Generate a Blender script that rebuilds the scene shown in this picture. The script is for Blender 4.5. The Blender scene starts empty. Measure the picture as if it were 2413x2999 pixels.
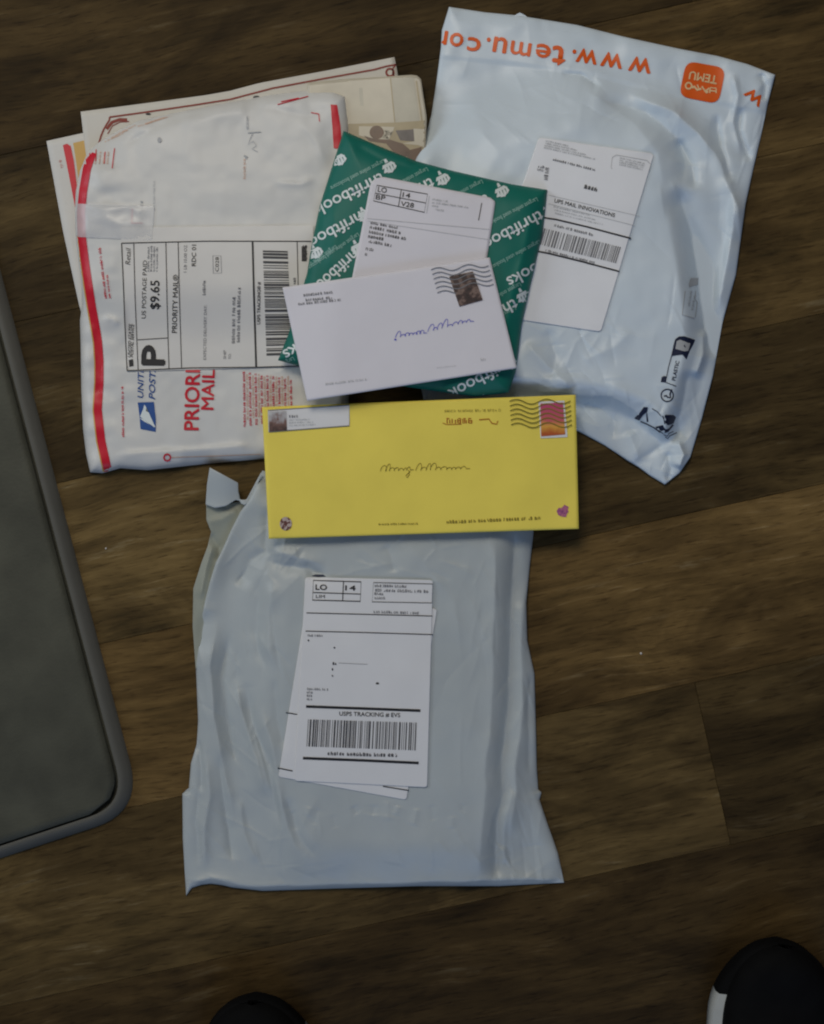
import bpy, bmesh, math, random
import numpy as np
from mathutils import Vector

random.seed(7)
R = math.radians
# ------------------------------------------------------------------ camera, light, exposure
CAM_H = 1.10          # camera height over the floor (m)
S = 0.000265          # metres on the floor per photograph pixel
CX, CY = 1206.5, 1499.5
scene = bpy.context.scene
col = scene.collection
cam_d = bpy.data.cameras.new('camera')
cam_d.sensor_fit = 'VERTICAL'
cam_d.sensor_height = 36.0
cam_d.lens = 36.0 * CAM_H / (2999 * S)
cam_d.clip_start = 0.05
cam_d.clip_end = 50
cam = bpy.data.objects.new('camera', cam_d)
cam.location = (0, 0, CAM_H)
col.objects.link(cam)
scene.camera = cam

world = bpy.data.worlds.new('World')
scene.world = world
world.use_nodes = True
world.node_tree.nodes['Background'].inputs['Color'].default_value = (0.62, 0.72, 1.0, 1)
world.node_tree.nodes['Background'].inputs['Strength'].default_value = 0.10


def area(name, loc, target, sx, sy, power, colour):
    d = bpy.data.lights.new(name, 'AREA')
    d.shape = 'RECTANGLE'
    d.size, d.size_y = sx, sy
    d.energy = power
    d.color = colour
    o = bpy.data.objects.new(name, d)
    o.location = loc
    o.rotation_euler = (Vector(target) - Vector(loc)).to_track_quat('-Z', 'Y').to_euler()
    col.objects.link(o)
    return o


area('ceiling_light', (-0.35, 1.05, 1.75), (0.06, 0.08, 0), 0.75, 0.55, 13.8, (1.0, 0.915, 0.775))
area('window_light', (0.25, -1.9, 1.25), (0.0, 0.0, 0), 1.1, 0.8, 8.6, (0.44, 0.63, 1.0))
area('side_window_light', (-1.75, 0.75, 1.0), (0.1, 0.1, 0), 0.8, 0.7, 9.6, (0.80, 0.89, 1.0))

vs = scene.view_settings
vs.view_transform = 'Standard'
vs.look = 'None'
vs.gamma = 1.0
vs.exposure = 0.0
vs.use_curve_mapping = False
scene.cycles.use_denoising = True
scene.cycles.filter_width = 2.1
scene.cycles.max_bounces = 6


# ------------------------------------------------------------------ helpers
def P(px, py, z=0.0):
    """photo pixel + height -> world point"""
    k = S * (CAM_H - z) / CAM_H
    return ((px - CX) * k, -(py - CY) * k, z)


def zl(x0, y0, sc):
    return lambda x, y: (x0 + x / sc, y0 + y / sc)


Z1 = zl(100, 140, 1.4458)
Z2 = zl(100, 680, 2.169)
Z3 = zl(1200, 0, 1.430)
Z4 = zl(1450, 600, 1.8017)
Z5 = zl(780, 360, 1.928)
Z6 = zl(740, 1120, 1.735)
Z7 = zl(500, 1350, 1.4458)
Z8 = zl(800, 1660, 3.08)
ZA = zl(1900, 0, 3.369)
ZB = zl(1900, 600, 3.369)
ZC = zl(1740, 1100, 4.131)
ZD = zl(1560, 380, 4.3375)
ZE = zl(550, 1340, 4.686)

_rng = np.random.RandomState(11)
_TAB = _rng.rand(256, 256) * 2 - 1


def vnoise(x, y, seed=0):
    x = np.asarray(x, float) + seed * 17.31
    y = np.asarray(y, float) + seed * 5.77
    xi = np.floor(x).astype(int); yi = np.floor(y).astype(int)
    fx = x - xi; fy = y - yi
    fx = fx * fx * fx * (fx * (fx * 6 - 15) + 10)
    fy = fy * fy * fy * (fy * (fy * 6 - 15) + 10)
    a = _TAB[xi % 256, yi % 256]; b = _TAB[(xi + 1) % 256, yi % 256]
    c = _TAB[xi % 256, (yi + 1) % 256]; d = _TAB[(xi + 1) % 256, (yi + 1) % 256]
    return (a * (1 - fx) + b * fx) * (1 - fy) + (c * (1 - fx) + d * fx) * fy


def fbm(x, y, seed=0, o=3):
    s = 0; a = 1.0
    for i in range(o):
        s = s + a * vnoise(x * 2 ** i, y * 2 ** i, seed + i * 3)
        a *= 0.5
    return s


def sstep(a, b, x):
    t = np.clip((np.asarray(x, float) - a) / (b - a), 0, 1)
    return t * t * (3 - 2 * t)


def pdist(px, py, pts, closed=False):
    """unsigned distance, side sign and parameter along a polyline"""
    px = np.asarray(px, float); py = np.asarray(py, float)
    pts = list(pts)
    if closed:
        pts = pts + [pts[0]]
    best = np.full(px.shape, 1e9); sgn = np.zeros(px.shape); tt = np.zeros(px.shape)
    L = [math.hypot(b[0] - a[0], b[1] - a[1]) for a, b in zip(pts, pts[1:])]
    tot = sum(L); acc = 0
    for (a, b), l in zip(zip(pts, pts[1:]), L):
        if l < 1e-6:
            continue
        dx, dy = (b[0] - a[0]) / l, (b[1] - a[1]) / l
        t = np.clip((px - a[0]) * dx + (py - a[1]) * dy, 0, l)
        ex = px - a[0] - t * dx; ey = py - a[1] - t * dy
        d = np.hypot(ex, ey)
        m = d < best
        best = np.where(m, d, best)
        sgn = np.where(m, np.sign(dx * ey - dy * ex), sgn)
        tt = np.where(m, (acc + t) / tot, tt)
        acc += l
    return best, sgn, tt


def inside(px, py, poly):
    px = np.asarray(px, float); py = np.asarray(py, float)
    r = np.zeros(px.shape, bool)
    n = len(poly)
    for i in range(n):
        x1, y1 = poly[i]; x2, y2 = poly[(i + 1) % n]
        if y1 == y2:
            continue
        c = ((y1 > py) != (y2 > py)) & (px < (x2 - x1) * (py - y1) / (y2 - y1) + x1)
        r ^= c
    return r


def sdist(px, py, poly):
    d, _, _ = pdist(px, py, poly, True)
    return np.where(inside(px, py, poly), d, -d)


def crease(px, py, pts, amp, wl, wr, sharp=False, fade=0.18, power=1.35):
    """ridge (amp>0) or valley along a polyline; wl / wr = width on its left / right"""
    d, s, t = pdist(px, py, pts)
    w = np.where(s > 0, wr, wl)
    p = np.exp(-d / w) if sharp else np.exp(-(d / w) ** power)
    e = sstep(0, fade, t) * sstep(0, fade, 1 - t) if fade else 1
    return amp * p * e


def warped(x, y, seed):
    """slightly wandering coordinates, so that folds do not run as clean curves"""
    return (x + 5 * vnoise(x / 90, y / 90, seed) + 0.8 * vnoise(x / 22, y / 22, seed + 2),
            y + 5 * vnoise(x / 90, y / 90, seed + 5) + 0.8 * vnoise(x / 22, y / 22, seed + 7))


def crinkles(x, y, spots):
    """many short sharp creases of thin film"""
    z = 0
    for pts, am, w in spots:
        x0 = min(p[0] for p in pts) - 5 * w; x1 = max(p[0] for p in pts) + 5 * w
        y0 = min(p[1] for p in pts) - 5 * w; y1 = max(p[1] for p in pts) + 5 * w
        m = (x > x0) & (x < x1) & (y > y0) & (y < y1)
        if not m.any():
            continue
        c = np.zeros(x.shape)
        c[m] = crease(x[m], y[m], pts, am, w, w * 1.6, True, 0.3)
        z = z + c
    return z


def scatter(seed, n, regions):
    """regions: (x0, y0, x1, y1, heading in degrees, spread, length, amp, width)"""
    rg = random.Random(seed); out = []
    for _ in range(n):
        x0, y0, x1, y1, hd, sp, ln, am, w = rg.choice(regions)
        cx, cy = rg.uniform(x0, x1), rg.uniform(y0, y1)
        a = R(hd + rg.gauss(0, sp)); l = ln * rg.uniform(.6, 1.7)
        k = rg.uniform(-.3, .3)
        pts = [(cx - l / 2 * math.cos(a), cy - l / 2 * math.sin(a)),
               (cx - k * l * .2 * math.sin(a), cy + k * l * .2 * math.cos(a)),
               (cx + l / 2 * math.cos(a + k * .5), cy + l / 2 * math.sin(a + k * .5))]
        out.append((pts, am * 0.62 * rg.uniform(.3, 1.0) * rg.choice((-1, 1, 1)), w * rg.uniform(.6, 1.3)))
    return out


def dome(e, rad):
    q = np.clip(e / rad, 0, 1)
    return np.sqrt(np.clip(1 - (1 - q) ** 2, 0, 1))


# ------------------------------------------------------------------ materials
MATS = {}


def principled(name, rgb, rough=0.5, spec=0.5, var=0.0, scale=60, bump=0.0, bscale=200, bdist=0.0004):
    m = bpy.data.materials.new(name)
    m.use_nodes = True
    nt = m.node_tree
    b = nt.nodes['Principled BSDF']
    b.inputs['Roughness'].default_value = rough
    b.inputs['Specular IOR Level'].default_value = spec
    b.inputs['Base Color'].default_value = (*rgb, 1)
    if var or bump:
        tc = nt.nodes.new('ShaderNodeTexCoord')
    if var:
        n = nt.nodes.new('ShaderNodeTexNoise')
        n.inputs['Scale'].default_value = scale
        n.inputs['Detail'].default_value = 5
        nt.links.new(tc.outputs['Object'], n.inputs['Vector'])
        r = nt.nodes.new('ShaderNodeValToRGB')
        r.color_ramp.elements[0].position = 0.3
        r.color_ramp.elements[1].position = 0.7
        r.color_ramp.elements[0].color = (*[c * (1 - var) for c in rgb], 1)
        r.color_ramp.elements[1].color = (*[min(1, c * (1 + var)) for c in rgb], 1)
        nt.links.new(n.outputs['Fac'], r.inputs['Fac'])
        nt.links.new(r.outputs['Color'], b.inputs['Base Color'])
    if bump:
        n2 = nt.nodes.new('ShaderNodeTexNoise')
        n2.inputs['Scale'].default_value = bscale
        n2.inputs['Detail'].default_value = 4
        nt.links.new(tc.outputs['Object'], n2.inputs['Vector'])
        bp = nt.nodes.new('ShaderNodeBump')
        bp.inputs['Strength'].default_value = bump
        bp.inputs['Distance'].default_value = bdist
        nt.links.new(n2.outputs['Fac'], bp.inputs['Height'])
        nt.links.new(bp.outputs['Normal'], b.inputs['Normal'])
    MATS[name] = m
    return m


principled('paper_white', (0.74, 0.72, 0.70), 0.65, 0.3, 0.03, 30, 0.3, 500)
principled('paper_cool', (0.75, 0.73, 0.76), 0.6, 0.3, 0.02, 30, 0.25, 500)
principled('label_white', (0.76, 0.76, 0.75), 0.5, 0.35, 0.02, 40, 0.2, 400)
principled('label_bright', (0.84, 0.85, 0.86), 0.5, 0.35, 0.02, 40, 0.2, 400)
principled('label_warm', (0.71, 0.69, 0.64), 0.42, 0.45, 0.03, 25, 0.3, 120)
principled('card_cream', (0.66, 0.63, 0.55), 0.6, 0.3, 0.05, 18, 0.3, 200)
principled('card_white', (0.68, 0.66, 0.60), 0.6, 0.3, 0.04, 18, 0.3, 200)
principled('tyvek_white', (0.67, 0.665, 0.625), 0.42, 0.38, 0.03, 22, 0.35, 90)
principled('poly_white', (0.64, 0.725, 0.775), 0.40, 0.42, 0.03, 12, 0.25, 60)
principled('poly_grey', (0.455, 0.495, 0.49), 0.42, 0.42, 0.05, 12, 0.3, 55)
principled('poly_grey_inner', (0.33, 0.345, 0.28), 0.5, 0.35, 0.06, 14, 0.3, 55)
principled('poly_green', (0.006, 0.155, 0.115), 0.5, 0.3, 0.06, 15, 0.3, 60)
principled('yellow_paper', (0.92, 0.75, 0.115), 0.6, 0.3, 0.05, 22, 0.3, 500)
principled('yellow_paper_pale', (0.84, 0.68, 0.09), 0.6, 0.3, 0.02, 14)
principled('ink_black', (0.018, 0.018, 0.02), 0.5, 0.4)
principled('ink_soft', (0.10, 0.10, 0.105), 0.55, 0.3)
principled('ink_bar', (0.075, 0.075, 0.078), 0.55, 0.3)
principled('ink_navy', (0.01, 0.016, 0.045), 0.45, 0.4)
principled('ink_grey', (0.20, 0.20, 0.21), 0.55, 0.3)
principled('ink_pale_grey', (0.44, 0.45, 0.45), 0.55, 0.3)
principled('ink_red', (0.62, 0.012, 0.03), 0.42, 0.4)
principled('ink_pale_red', (0.62, 0.33, 0.29), 0.5, 0.35)
principled('ink_maroon', (0.25, 0.035, 0.022), 0.5, 0.35)
principled('ink_orange', (0.78, 0.11, 0.004), 0.42, 0.4)
principled('ink_cream', (0.80, 0.55, 0.28), 0.45, 0.4)
principled('ink_amber', (0.62, 0.38, 0.10), 0.45, 0.4)
principled('ink_salmon', (0.70, 0.46, 0.34), 0.5, 0.4)
principled('ink_blue', (0.012, 0.075, 0.28), 0.45, 0.4)
principled('ink_pen_blue', (0.10, 0.10, 0.55), 0.5, 0.3)
principled('ink_olive', (0.25, 0.19, 0.02), 0.5, 0.3)
principled('ink_rust', (0.42, 0.12, 0.008), 0.5, 0.3)
principled('ink_white', (0.72, 0.78, 0.76), 0.4, 0.4)
principled('ink_mint', (0.32, 0.55, 0.47), 0.4, 0.4)
principled('photo_beige', (0.46, 0.43, 0.33), 0.35, 0.5, 0.10, 60)
principled('photo_tan', (0.36, 0.29, 0.16), 0.35, 0.5, 0.15, 80)
principled('photo_brown', (0.10, 0.045, 0.018), 0.35, 0.5, 0.3, 120)
principled('photo_dark', (0.10, 0.085, 0.08), 0.35, 0.5, 0.3, 120)
principled('photo_cream', (0.55, 0.50, 0.38), 0.35, 0.5, 0.06, 60)
principled('tray_panel', (0.070, 0.069, 0.048), 0.62, 0.28, 0.22, 26, 0.7, 420)
principled('tray_rim', (0.108, 0.104, 0.086), 0.62, 0.25, 0.08, 20, 0.2, 260)
principled('shoe_black', (0.004, 0.004, 0.004), 0.8, 0.08, 0.2, 60, 0.4, 600)
principled('shoe_sole', (0.42, 0.43, 0.40), 0.6, 0.3, 0.06, 60)
principled('shoe_lace', (0.01, 0.01, 0.011), 0.8, 0.2)
principled('crumb_white', (0.7, 0.66, 0.6), 0.7, 0.3)
principled('floor_gap', (0.010, 0.008, 0.006), 0.9, 0.1)


def film(name):
    """thin plastic film: ridged micro creases on top of the modelled folds"""
    m = MATS[name]; nt = m.node_tree; b = nt.nodes['Principled BSDF']
    tc = nt.nodes.new('ShaderNodeTexCoord')
    prev = b.inputs['Normal'].links[0].from_socket
    for sc, st, ds in ((22, 0.16, 0.0011), (70, 0.12, 0.0004)):
        n = nt.nodes.new('ShaderNodeTexNoise'); n.noise_type = 'RIDGED_MULTIFRACTAL'
        n.inputs['Scale'].default_value = sc; n.inputs['Detail'].default_value = 3; n.inputs['Distortion'].default_value = 0.8
        nt.links.new(tc.outputs['Object'], n.inputs['Vector'])
        bp = nt.nodes.new('ShaderNodeBump'); bp.inputs['Strength'].default_value = st; bp.inputs['Distance'].default_value = ds
        nt.links.new(n.outputs['Fac'], bp.inputs['Height']); nt.links.new(prev, bp.inputs['Normal'])
        prev = bp.outputs['Normal']
    nt.links.new(prev, b.inputs['Normal'])


for nm in ('poly_white', 'poly_grey', 'poly_grey_inner'):
    film(nm)


def picture(name, stops, scale, axis_mix=0.0, rough=0.4, seed=0.0):
    """small printed picture: noise driven colours"""
    m = bpy.data.materials.new(name); m.use_nodes = True
    nt = m.node_tree; b = nt.nodes['Principled BSDF']
    b.inputs['Roughness'].default_value = rough
    tc = nt.nodes.new('ShaderNodeTexCoord')
    n = nt.nodes.new('ShaderNodeTexNoise')
    n.inputs['Scale'].default_value = scale; n.inputs['Detail'].default_value = 3
    mp = nt.nodes.new('ShaderNodeMapping'); mp.inputs['Location'].default_value = (seed, seed * 2, 0)
    nt.links.new(tc.outputs['Generated'], mp.inputs['Vector'])
    nt.links.new(mp.outputs['Vector'], n.inputs['Vector'])
    sp = nt.nodes.new('ShaderNodeSeparateXYZ')
    nt.links.new(tc.outputs['Generated'], sp.inputs['Vector'])
    mx = nt.nodes.new('ShaderNodeMix')
    mx.inputs[0].default_value = axis_mix
    nt.links.new(n.outputs['Fac'], mx.inputs[2]); nt.links.new(sp.outputs['Y'], mx.inputs[3])
    r = nt.nodes.new('ShaderNodeValToRGB')
    e = r.color_ramp.elements
    e[0].position, e[0].color = stops[0][0], (*stops[0][1], 1)
    e[1].position, e[1].color = stops[-1][0], (*stops[-1][1], 1)
    for p, c in stops[1:-1]:
        k = e.new(p); k.color = (*c, 1)
    nt.links.new(mx.outputs[0], r.inputs['Fac'])
    nt.links.new(r.outputs['Color'], b.inputs['Base Color'])
    MATS[name] = m


picture('stamp_dark', [(0.3, (0.02, 0.015, 0.014)), (0.5, (0.07, 0.04, 0.035)), (0.62, (0.22, 0.15, 0.12)), (0.75, (0.10, 0.06, 0.05))], 4.5, 0.0, 0.4, 3.1)
picture('stamp_sunset', [(0.15, (0.50, 0.10, 0.02)), (0.33, (0.80, 0.40, 0.06)), (0.48, (0.62, 0.13, 0.13)), (0.85, (0.55, 0.07, 0.17))], 3.0, 0.82, 0.4, 1.0)
picture('sticker_photo', [(0.3, (0.06, 0.035, 0.03)), (0.48, (0.20, 0.11, 0.09)), (0.6, (0.42, 0.40, 0.40)), (0.75, (0.55, 0.55, 0.54))], 3.0, 0.45, 0.4, 5.0)
picture('sticker_round', [(0.3, (0.10, 0.03, 0.02)), (0.46, (0.16, 0.06, 0.05)), (0.52, (0.60, 0.50, 0.45)), (0.7, (0.35, 0.25, 0.22))], 4.0, 0.1, 0.4, 2.0)
picture('sticker_pink', [(0.3, (0.18, 0.04, 0.16)), (0.5, (0.45, 0.12, 0.25)), (0.7, (0.55, 0.22, 0.20))], 4.0, 0.0, 0.4, 4.0)


def wood_material():
    m = bpy.data.materials.new('wood_plank'); m.use_nodes = True
    nt = m.node_tree; N = nt.nodes; Lk = nt.links.new
    b = N['Principled BSDF']
    tc = N.new('ShaderNodeTexCoord'); oi = N.new('ShaderNodeObjectInfo')
    mul = N.new('ShaderNodeMath'); mul.operation = 'MULTIPLY'; mul.inputs[1].default_value = 37.0
    Lk(oi.outputs['Random'], mul.inputs[0])
    cmb = N.new('ShaderNodeCombineXYZ'); Lk(mul.outputs[0], cmb.inputs['X']); Lk(mul.outputs[0], cmb.inputs['Y']); Lk(mul.outputs[0], cmb.inputs['Z'])
    add = N.new('ShaderNodeVectorMath'); add.operation = 'ADD'
    Lk(tc.outputs['Object'], add.inputs[0]); Lk(cmb.outputs[0], add.inputs[1])
    # gentle wander of the grain
    wn = N.new('ShaderNodeTexNoise'); wn.inputs['Scale'].default_value = 5.0; wn.inputs['Detail'].default_value = 2
    Lk(add.outputs[0], wn.inputs['Vector'])
    ws = N.new('ShaderNodeVectorMath'); ws.operation = 'SCALE'; ws.inputs['Scale'].default_value = 0.03
    Lk(wn.outputs['Color'], ws.inputs[0])
    ad2 = N.new('ShaderNodeVectorMath'); ad2.operation = 'ADD'
    Lk(add.outputs[0], ad2.inputs[0]); Lk(ws.outputs[0], ad2.inputs[1])

    def streak(sx, sy, detail=5, rough=0.6, dist=0.0):
        mp = N.new('ShaderNodeMapping'); mp.inputs['Scale'].default_value = (sx, sy, 1)
        Lk(ad2.outputs[0], mp.inputs['Vector'])
        n = N.new('ShaderNodeTexNoise'); n.inputs['Scale'].default_value = 1; n.inputs['Detail'].default_value = detail
        n.inputs['Roughness'].default_value = rough; n.inputs['Distortion'].default_value = dist
        Lk(mp.outputs[0], n.inputs['Vector'])
        return n.outputs['Fac']

    broad = streak(4.5, 34, 4, 0.6, 0.5)
    fine = streak(16, 165, 6, 0.68, 0.5)
    hair = streak(60, 560, 4, 0.6, 0.3)
    cloud = streak(10, 22, 4, 0.6, 0.3)
    # colour
    r = N.new('ShaderNodeValToRGB'); e = r.color_ramp.elements
    e[0].position = 0.34; e[0].color = (0.034, 0.0225, 0.0080, 1)
    e[1].position = 0.66; e[1].color = (0.205, 0.133, 0.048, 1)
    k = e.new(0.46); k.color = (0.089, 0.0555, 0.0188, 1)
    k = e.new(0.56); k.color = (0.136, 0.086, 0.030, 1)
    mx = N.new('ShaderNodeMix'); mx.inputs[0].default_value = 0.5
    Lk(broad, mx.inputs[2]); Lk(fine, mx.inputs[3])
    mx2 = N.new('ShaderNodeMix'); mx2.inputs[0].default_value = 0.34
    Lk(mx.outputs[0], mx2.inputs[2]); Lk(cloud, mx2.inputs[3])
    Lk(mx2.outputs[0], r.inputs['Fac'])
    # pale scraped streaks
    rs = N.new('ShaderNodeValToRGB'); rs.color_ramp.elements[0].position = 0.575; rs.color_ramp.elements[1].position = 0.70
    Lk(fine, rs.inputs['Fac'])
    rc = N.new('ShaderNodeValToRGB'); rc.color_ramp.elements[0].position = 0.47; rc.color_ramp.elements[1].position = 0.66
    Lk(cloud, rc.inputs['Fac'])
    sm = N.new('ShaderNodeMath'); sm.operation = 'MULTIPLY'
    Lk(rs.outputs['Color'], sm.inputs[0]); Lk(rc.outputs['Color'], sm.inputs[1])
    sm2 = N.new('ShaderNodeMath'); sm2.operation = 'MULTIPLY'; sm2.inputs[1].default_value = 0.75
    Lk(sm.outputs[0], sm2.inputs[0])
    cm = N.new('ShaderNodeMix'); cm.data_type = 'RGBA'
    Lk(sm2.outputs[0], cm.inputs[0]); Lk(r.outputs['Color'], cm.inputs[6]); cm.inputs[7].default_value = (0.24, 0.19, 0.105, 1)
    # dark fine pores
    rh = N.new('ShaderNodeValToRGB'); rh.color_ramp.elements[0].position = 0.30; rh.color_ramp.elements[0].color = (0.45, 0.42, 0.40, 1)
    rh.color_ramp.elements[1].position = 0.46
    Lk(hair, rh.inputs['Fac'])
    pm = N.new('ShaderNodeMix'); pm.data_type = 'RGBA'; pm.blend_type = 'MULTIPLY'; pm.inputs[0].default_value = 0.85
    Lk(cm.outputs[2], pm.inputs[6]); Lk(rh.outputs['Color'], pm.inputs[7])
    # irregular darker figure in the print of the boards
    fig = streak(5.5, 15, 4, 0.62, 1.2)
    rf = N.new('ShaderNodeValToRGB'); rf.color_ramp.elements[0].position = 0.40; rf.color_ramp.elements[0].color = (0.54, 0.53, 0.53, 1)
    rf.color_ramp.elements[1].position = 0.60; rf.color_ramp.elements[1].color = (0.97, 0.97, 0.97, 1)
    Lk(fig, rf.inputs['Fac'])
    fm = N.new('ShaderNodeMix'); fm.data_type = 'RGBA'; fm.blend_type = 'MULTIPLY'; fm.inputs[0].default_value = 1.0
    Lk(pm.outputs[2], fm.inputs[6]); Lk(rf.outputs['Color'], fm.inputs[7])
    # tone of this plank
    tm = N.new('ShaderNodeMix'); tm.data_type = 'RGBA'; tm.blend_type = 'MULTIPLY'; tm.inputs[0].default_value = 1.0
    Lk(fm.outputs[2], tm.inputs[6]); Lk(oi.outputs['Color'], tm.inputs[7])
    Lk(tm.outputs[2], b.inputs['Base Color'])
    b.inputs['Roughness'].default_value = 0.62
    b.inputs['Specular IOR Level'].default_value = 0.10
    bp = N.new('ShaderNodeBump'); bp.inputs['Strength'].default_value = 0.55; bp.inputs['Distance'].default_value = 0.0006
    Lk(fine, bp.inputs['Height'])
    bp2 = N.new('ShaderNodeBump'); bp2.inputs['Strength'].default_value = 0.35; bp2.inputs['Distance'].default_value = 0.0003
    Lk(hair, bp2.inputs['Height']); Lk(bp.outputs['Normal'], bp2.inputs['Normal'])
    Lk(bp2.outputs['Normal'], b.inputs['Normal'])
    MATS['wood_plank'] = m


wood_material()


# ------------------------------------------------------------------ object helpers
def tag(o, label=None, cat=None, group=None, kind=None):
    if label: o['label'] = label
    if cat: o['category'] = cat
    if group: o['group'] = group
    if kind: o['kind'] = kind
    return o


def thing(name, px, py, label, cat, group=None, z=0.0):
    o = bpy.data.objects.new(name, None)
    o.empty_display_size = 0.05
    o.location = P(px, py, z)
    col.objects.link(o)
    return tag(o, label, cat, group)


def mesh(name, verts, faces, mat, parent=None, smooth=True, label=None, auto=None):
    """verts in world space; stored relative to the parent's origin chain"""
    off = Vector((0, 0, 0))
    p = parent
    while p is not None:
        off += p.location
        p = p.parent
    me = bpy.data.meshes.new(name)
    me.from_pydata([tuple(Vector(v) - off) for v in verts], [], faces)
    me.materials.append(MATS[mat])
    me.validate(); me.update()
    if smooth:
        me.polygons.foreach_set('use_smooth', [True] * len(me.polygons))
    o = bpy.data.objects.new(name, me)
    col.objects.link(o)
    if parent is not None:
        o.parent = parent
    if label:
        o['label'] = label
    return o


def resample(pts, n):
    pts = np.array(pts, float)
    d = np.r_[0, np.cumsum(np.hypot(*np.diff(pts, axis=0).T))]
    t = np.linspace(0, d[-1], n)
    return np.c_[np.interp(t, d, pts[:, 0]), np.interp(t, d, pts[:, 1])]


def coons(top, right, bottom, left, nu, nv):
    T = resample(top, nu); B = resample(bottom, nu); L = resample(left, nv); Rr = resample(right, nv)
    u = np.linspace(0, 1, nu)[None, :, None]; v = np.linspace(0, 1, nv)[:, None, None]
    G = (1 - v) * T[None] + v * B[None] + (1 - u) * L[:, None] + u * Rr[:, None]
    G -= (1 - u) * (1 - v) * T[0] + u * (1 - v) * T[-1] + (1 - u) * v * B[0] + u * v * B[-1]
    return G[..., 0], G[..., 1]


def pillow(name, root, sides, nu, nv, ztop, zbot, mat, minth=0.0006, label=None):
    """closed body: upper sheet ztop(px,py), lower sheet zbot(px,py), joined round the outline"""
    gx, gy = coons(*sides, nu, nv)
    zb = np.asarray(zbot(gx, gy)) + 0 * gx
    zt = np.maximum(np.asarray(ztop(gx, gy)) + 0 * gx, zb + minth)
    V = []
    for Zg in (zt, zb):
        k = S * (CAM_H - Zg) / CAM_H
        V += list(zip(((gx - CX) * k).ravel(), (-(gy - CY) * k).ravel(), Zg.ravel()))
    F = []; n = nu * nv
    for j in range(nv - 1):
        for i in range(nu - 1):
            a = j * nu + i
            F.append((a, a + nu, a + nu + 1, a + 1))
            F.append((n + a, n + a + 1, n + a + nu + 1, n + a + nu))
    ring = [i for i in range(nu)] + [j * nu + nu - 1 for j in range(1, nv)] + \
           [(nv - 1) * nu + i for i in range(nu - 2, -1, -1)] + [j * nu for j in range(nv - 2, 0, -1)]
    for a, b in zip(ring, ring[1:] + ring[:1]):
        F.append((a, b, n + b, n + a))
    return mesh(name, V, F, mat, root, True, label)


_tc = {}


def glyphs(s, bold, shear, res=3):
    k = (s, bold, shear)
    if k not in _tc:
        c = bpy.data.curves.new('t', 'FONT')
        c.body = s; c.size = 1.0; c.offset = bold; c.shear = shear; c.resolution_u = res
        c.dimensions = '2D'; c.fill_mode = 'FRONT'
        o = bpy.data.objects.new('t', c); col.objects.link(o)
        bpy.context.view_layer.update()
        me = bpy.data.meshes.new_from_object(o.evaluated_get(bpy.context.evaluated_depsgraph_get()))
        v = np.array([tuple(x.co)[:2] for x in me.vertices]) if len(me.vertices) else np.zeros((0, 2))
        f = [tuple(p.vertices) for p in me.polygons]
        bpy.data.objects.remove(o); bpy.data.curves.remove(c); bpy.data.meshes.remove(me)
        _tc[k] = (v, f)
    return _tc[k]


class Quad:
    """tl, tr, br, bl pixel corners"""
    def __init__(s, tl, tr, br, bl):
        s.c = [np.array(p, float) for p in (tl, tr, br, bl)]

    def p(s, u, v):
        a, b, c, d = s.c
        return tuple((a * (1 - u) + b * u) * (1 - v) + (d * (1 - u) + c * u) * v)

    def ang(s):
        a, b = s.c[0], s.c[1]
        return math.degrees(math.atan2(-(b - a)[1], (b - a)[0]))


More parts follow.
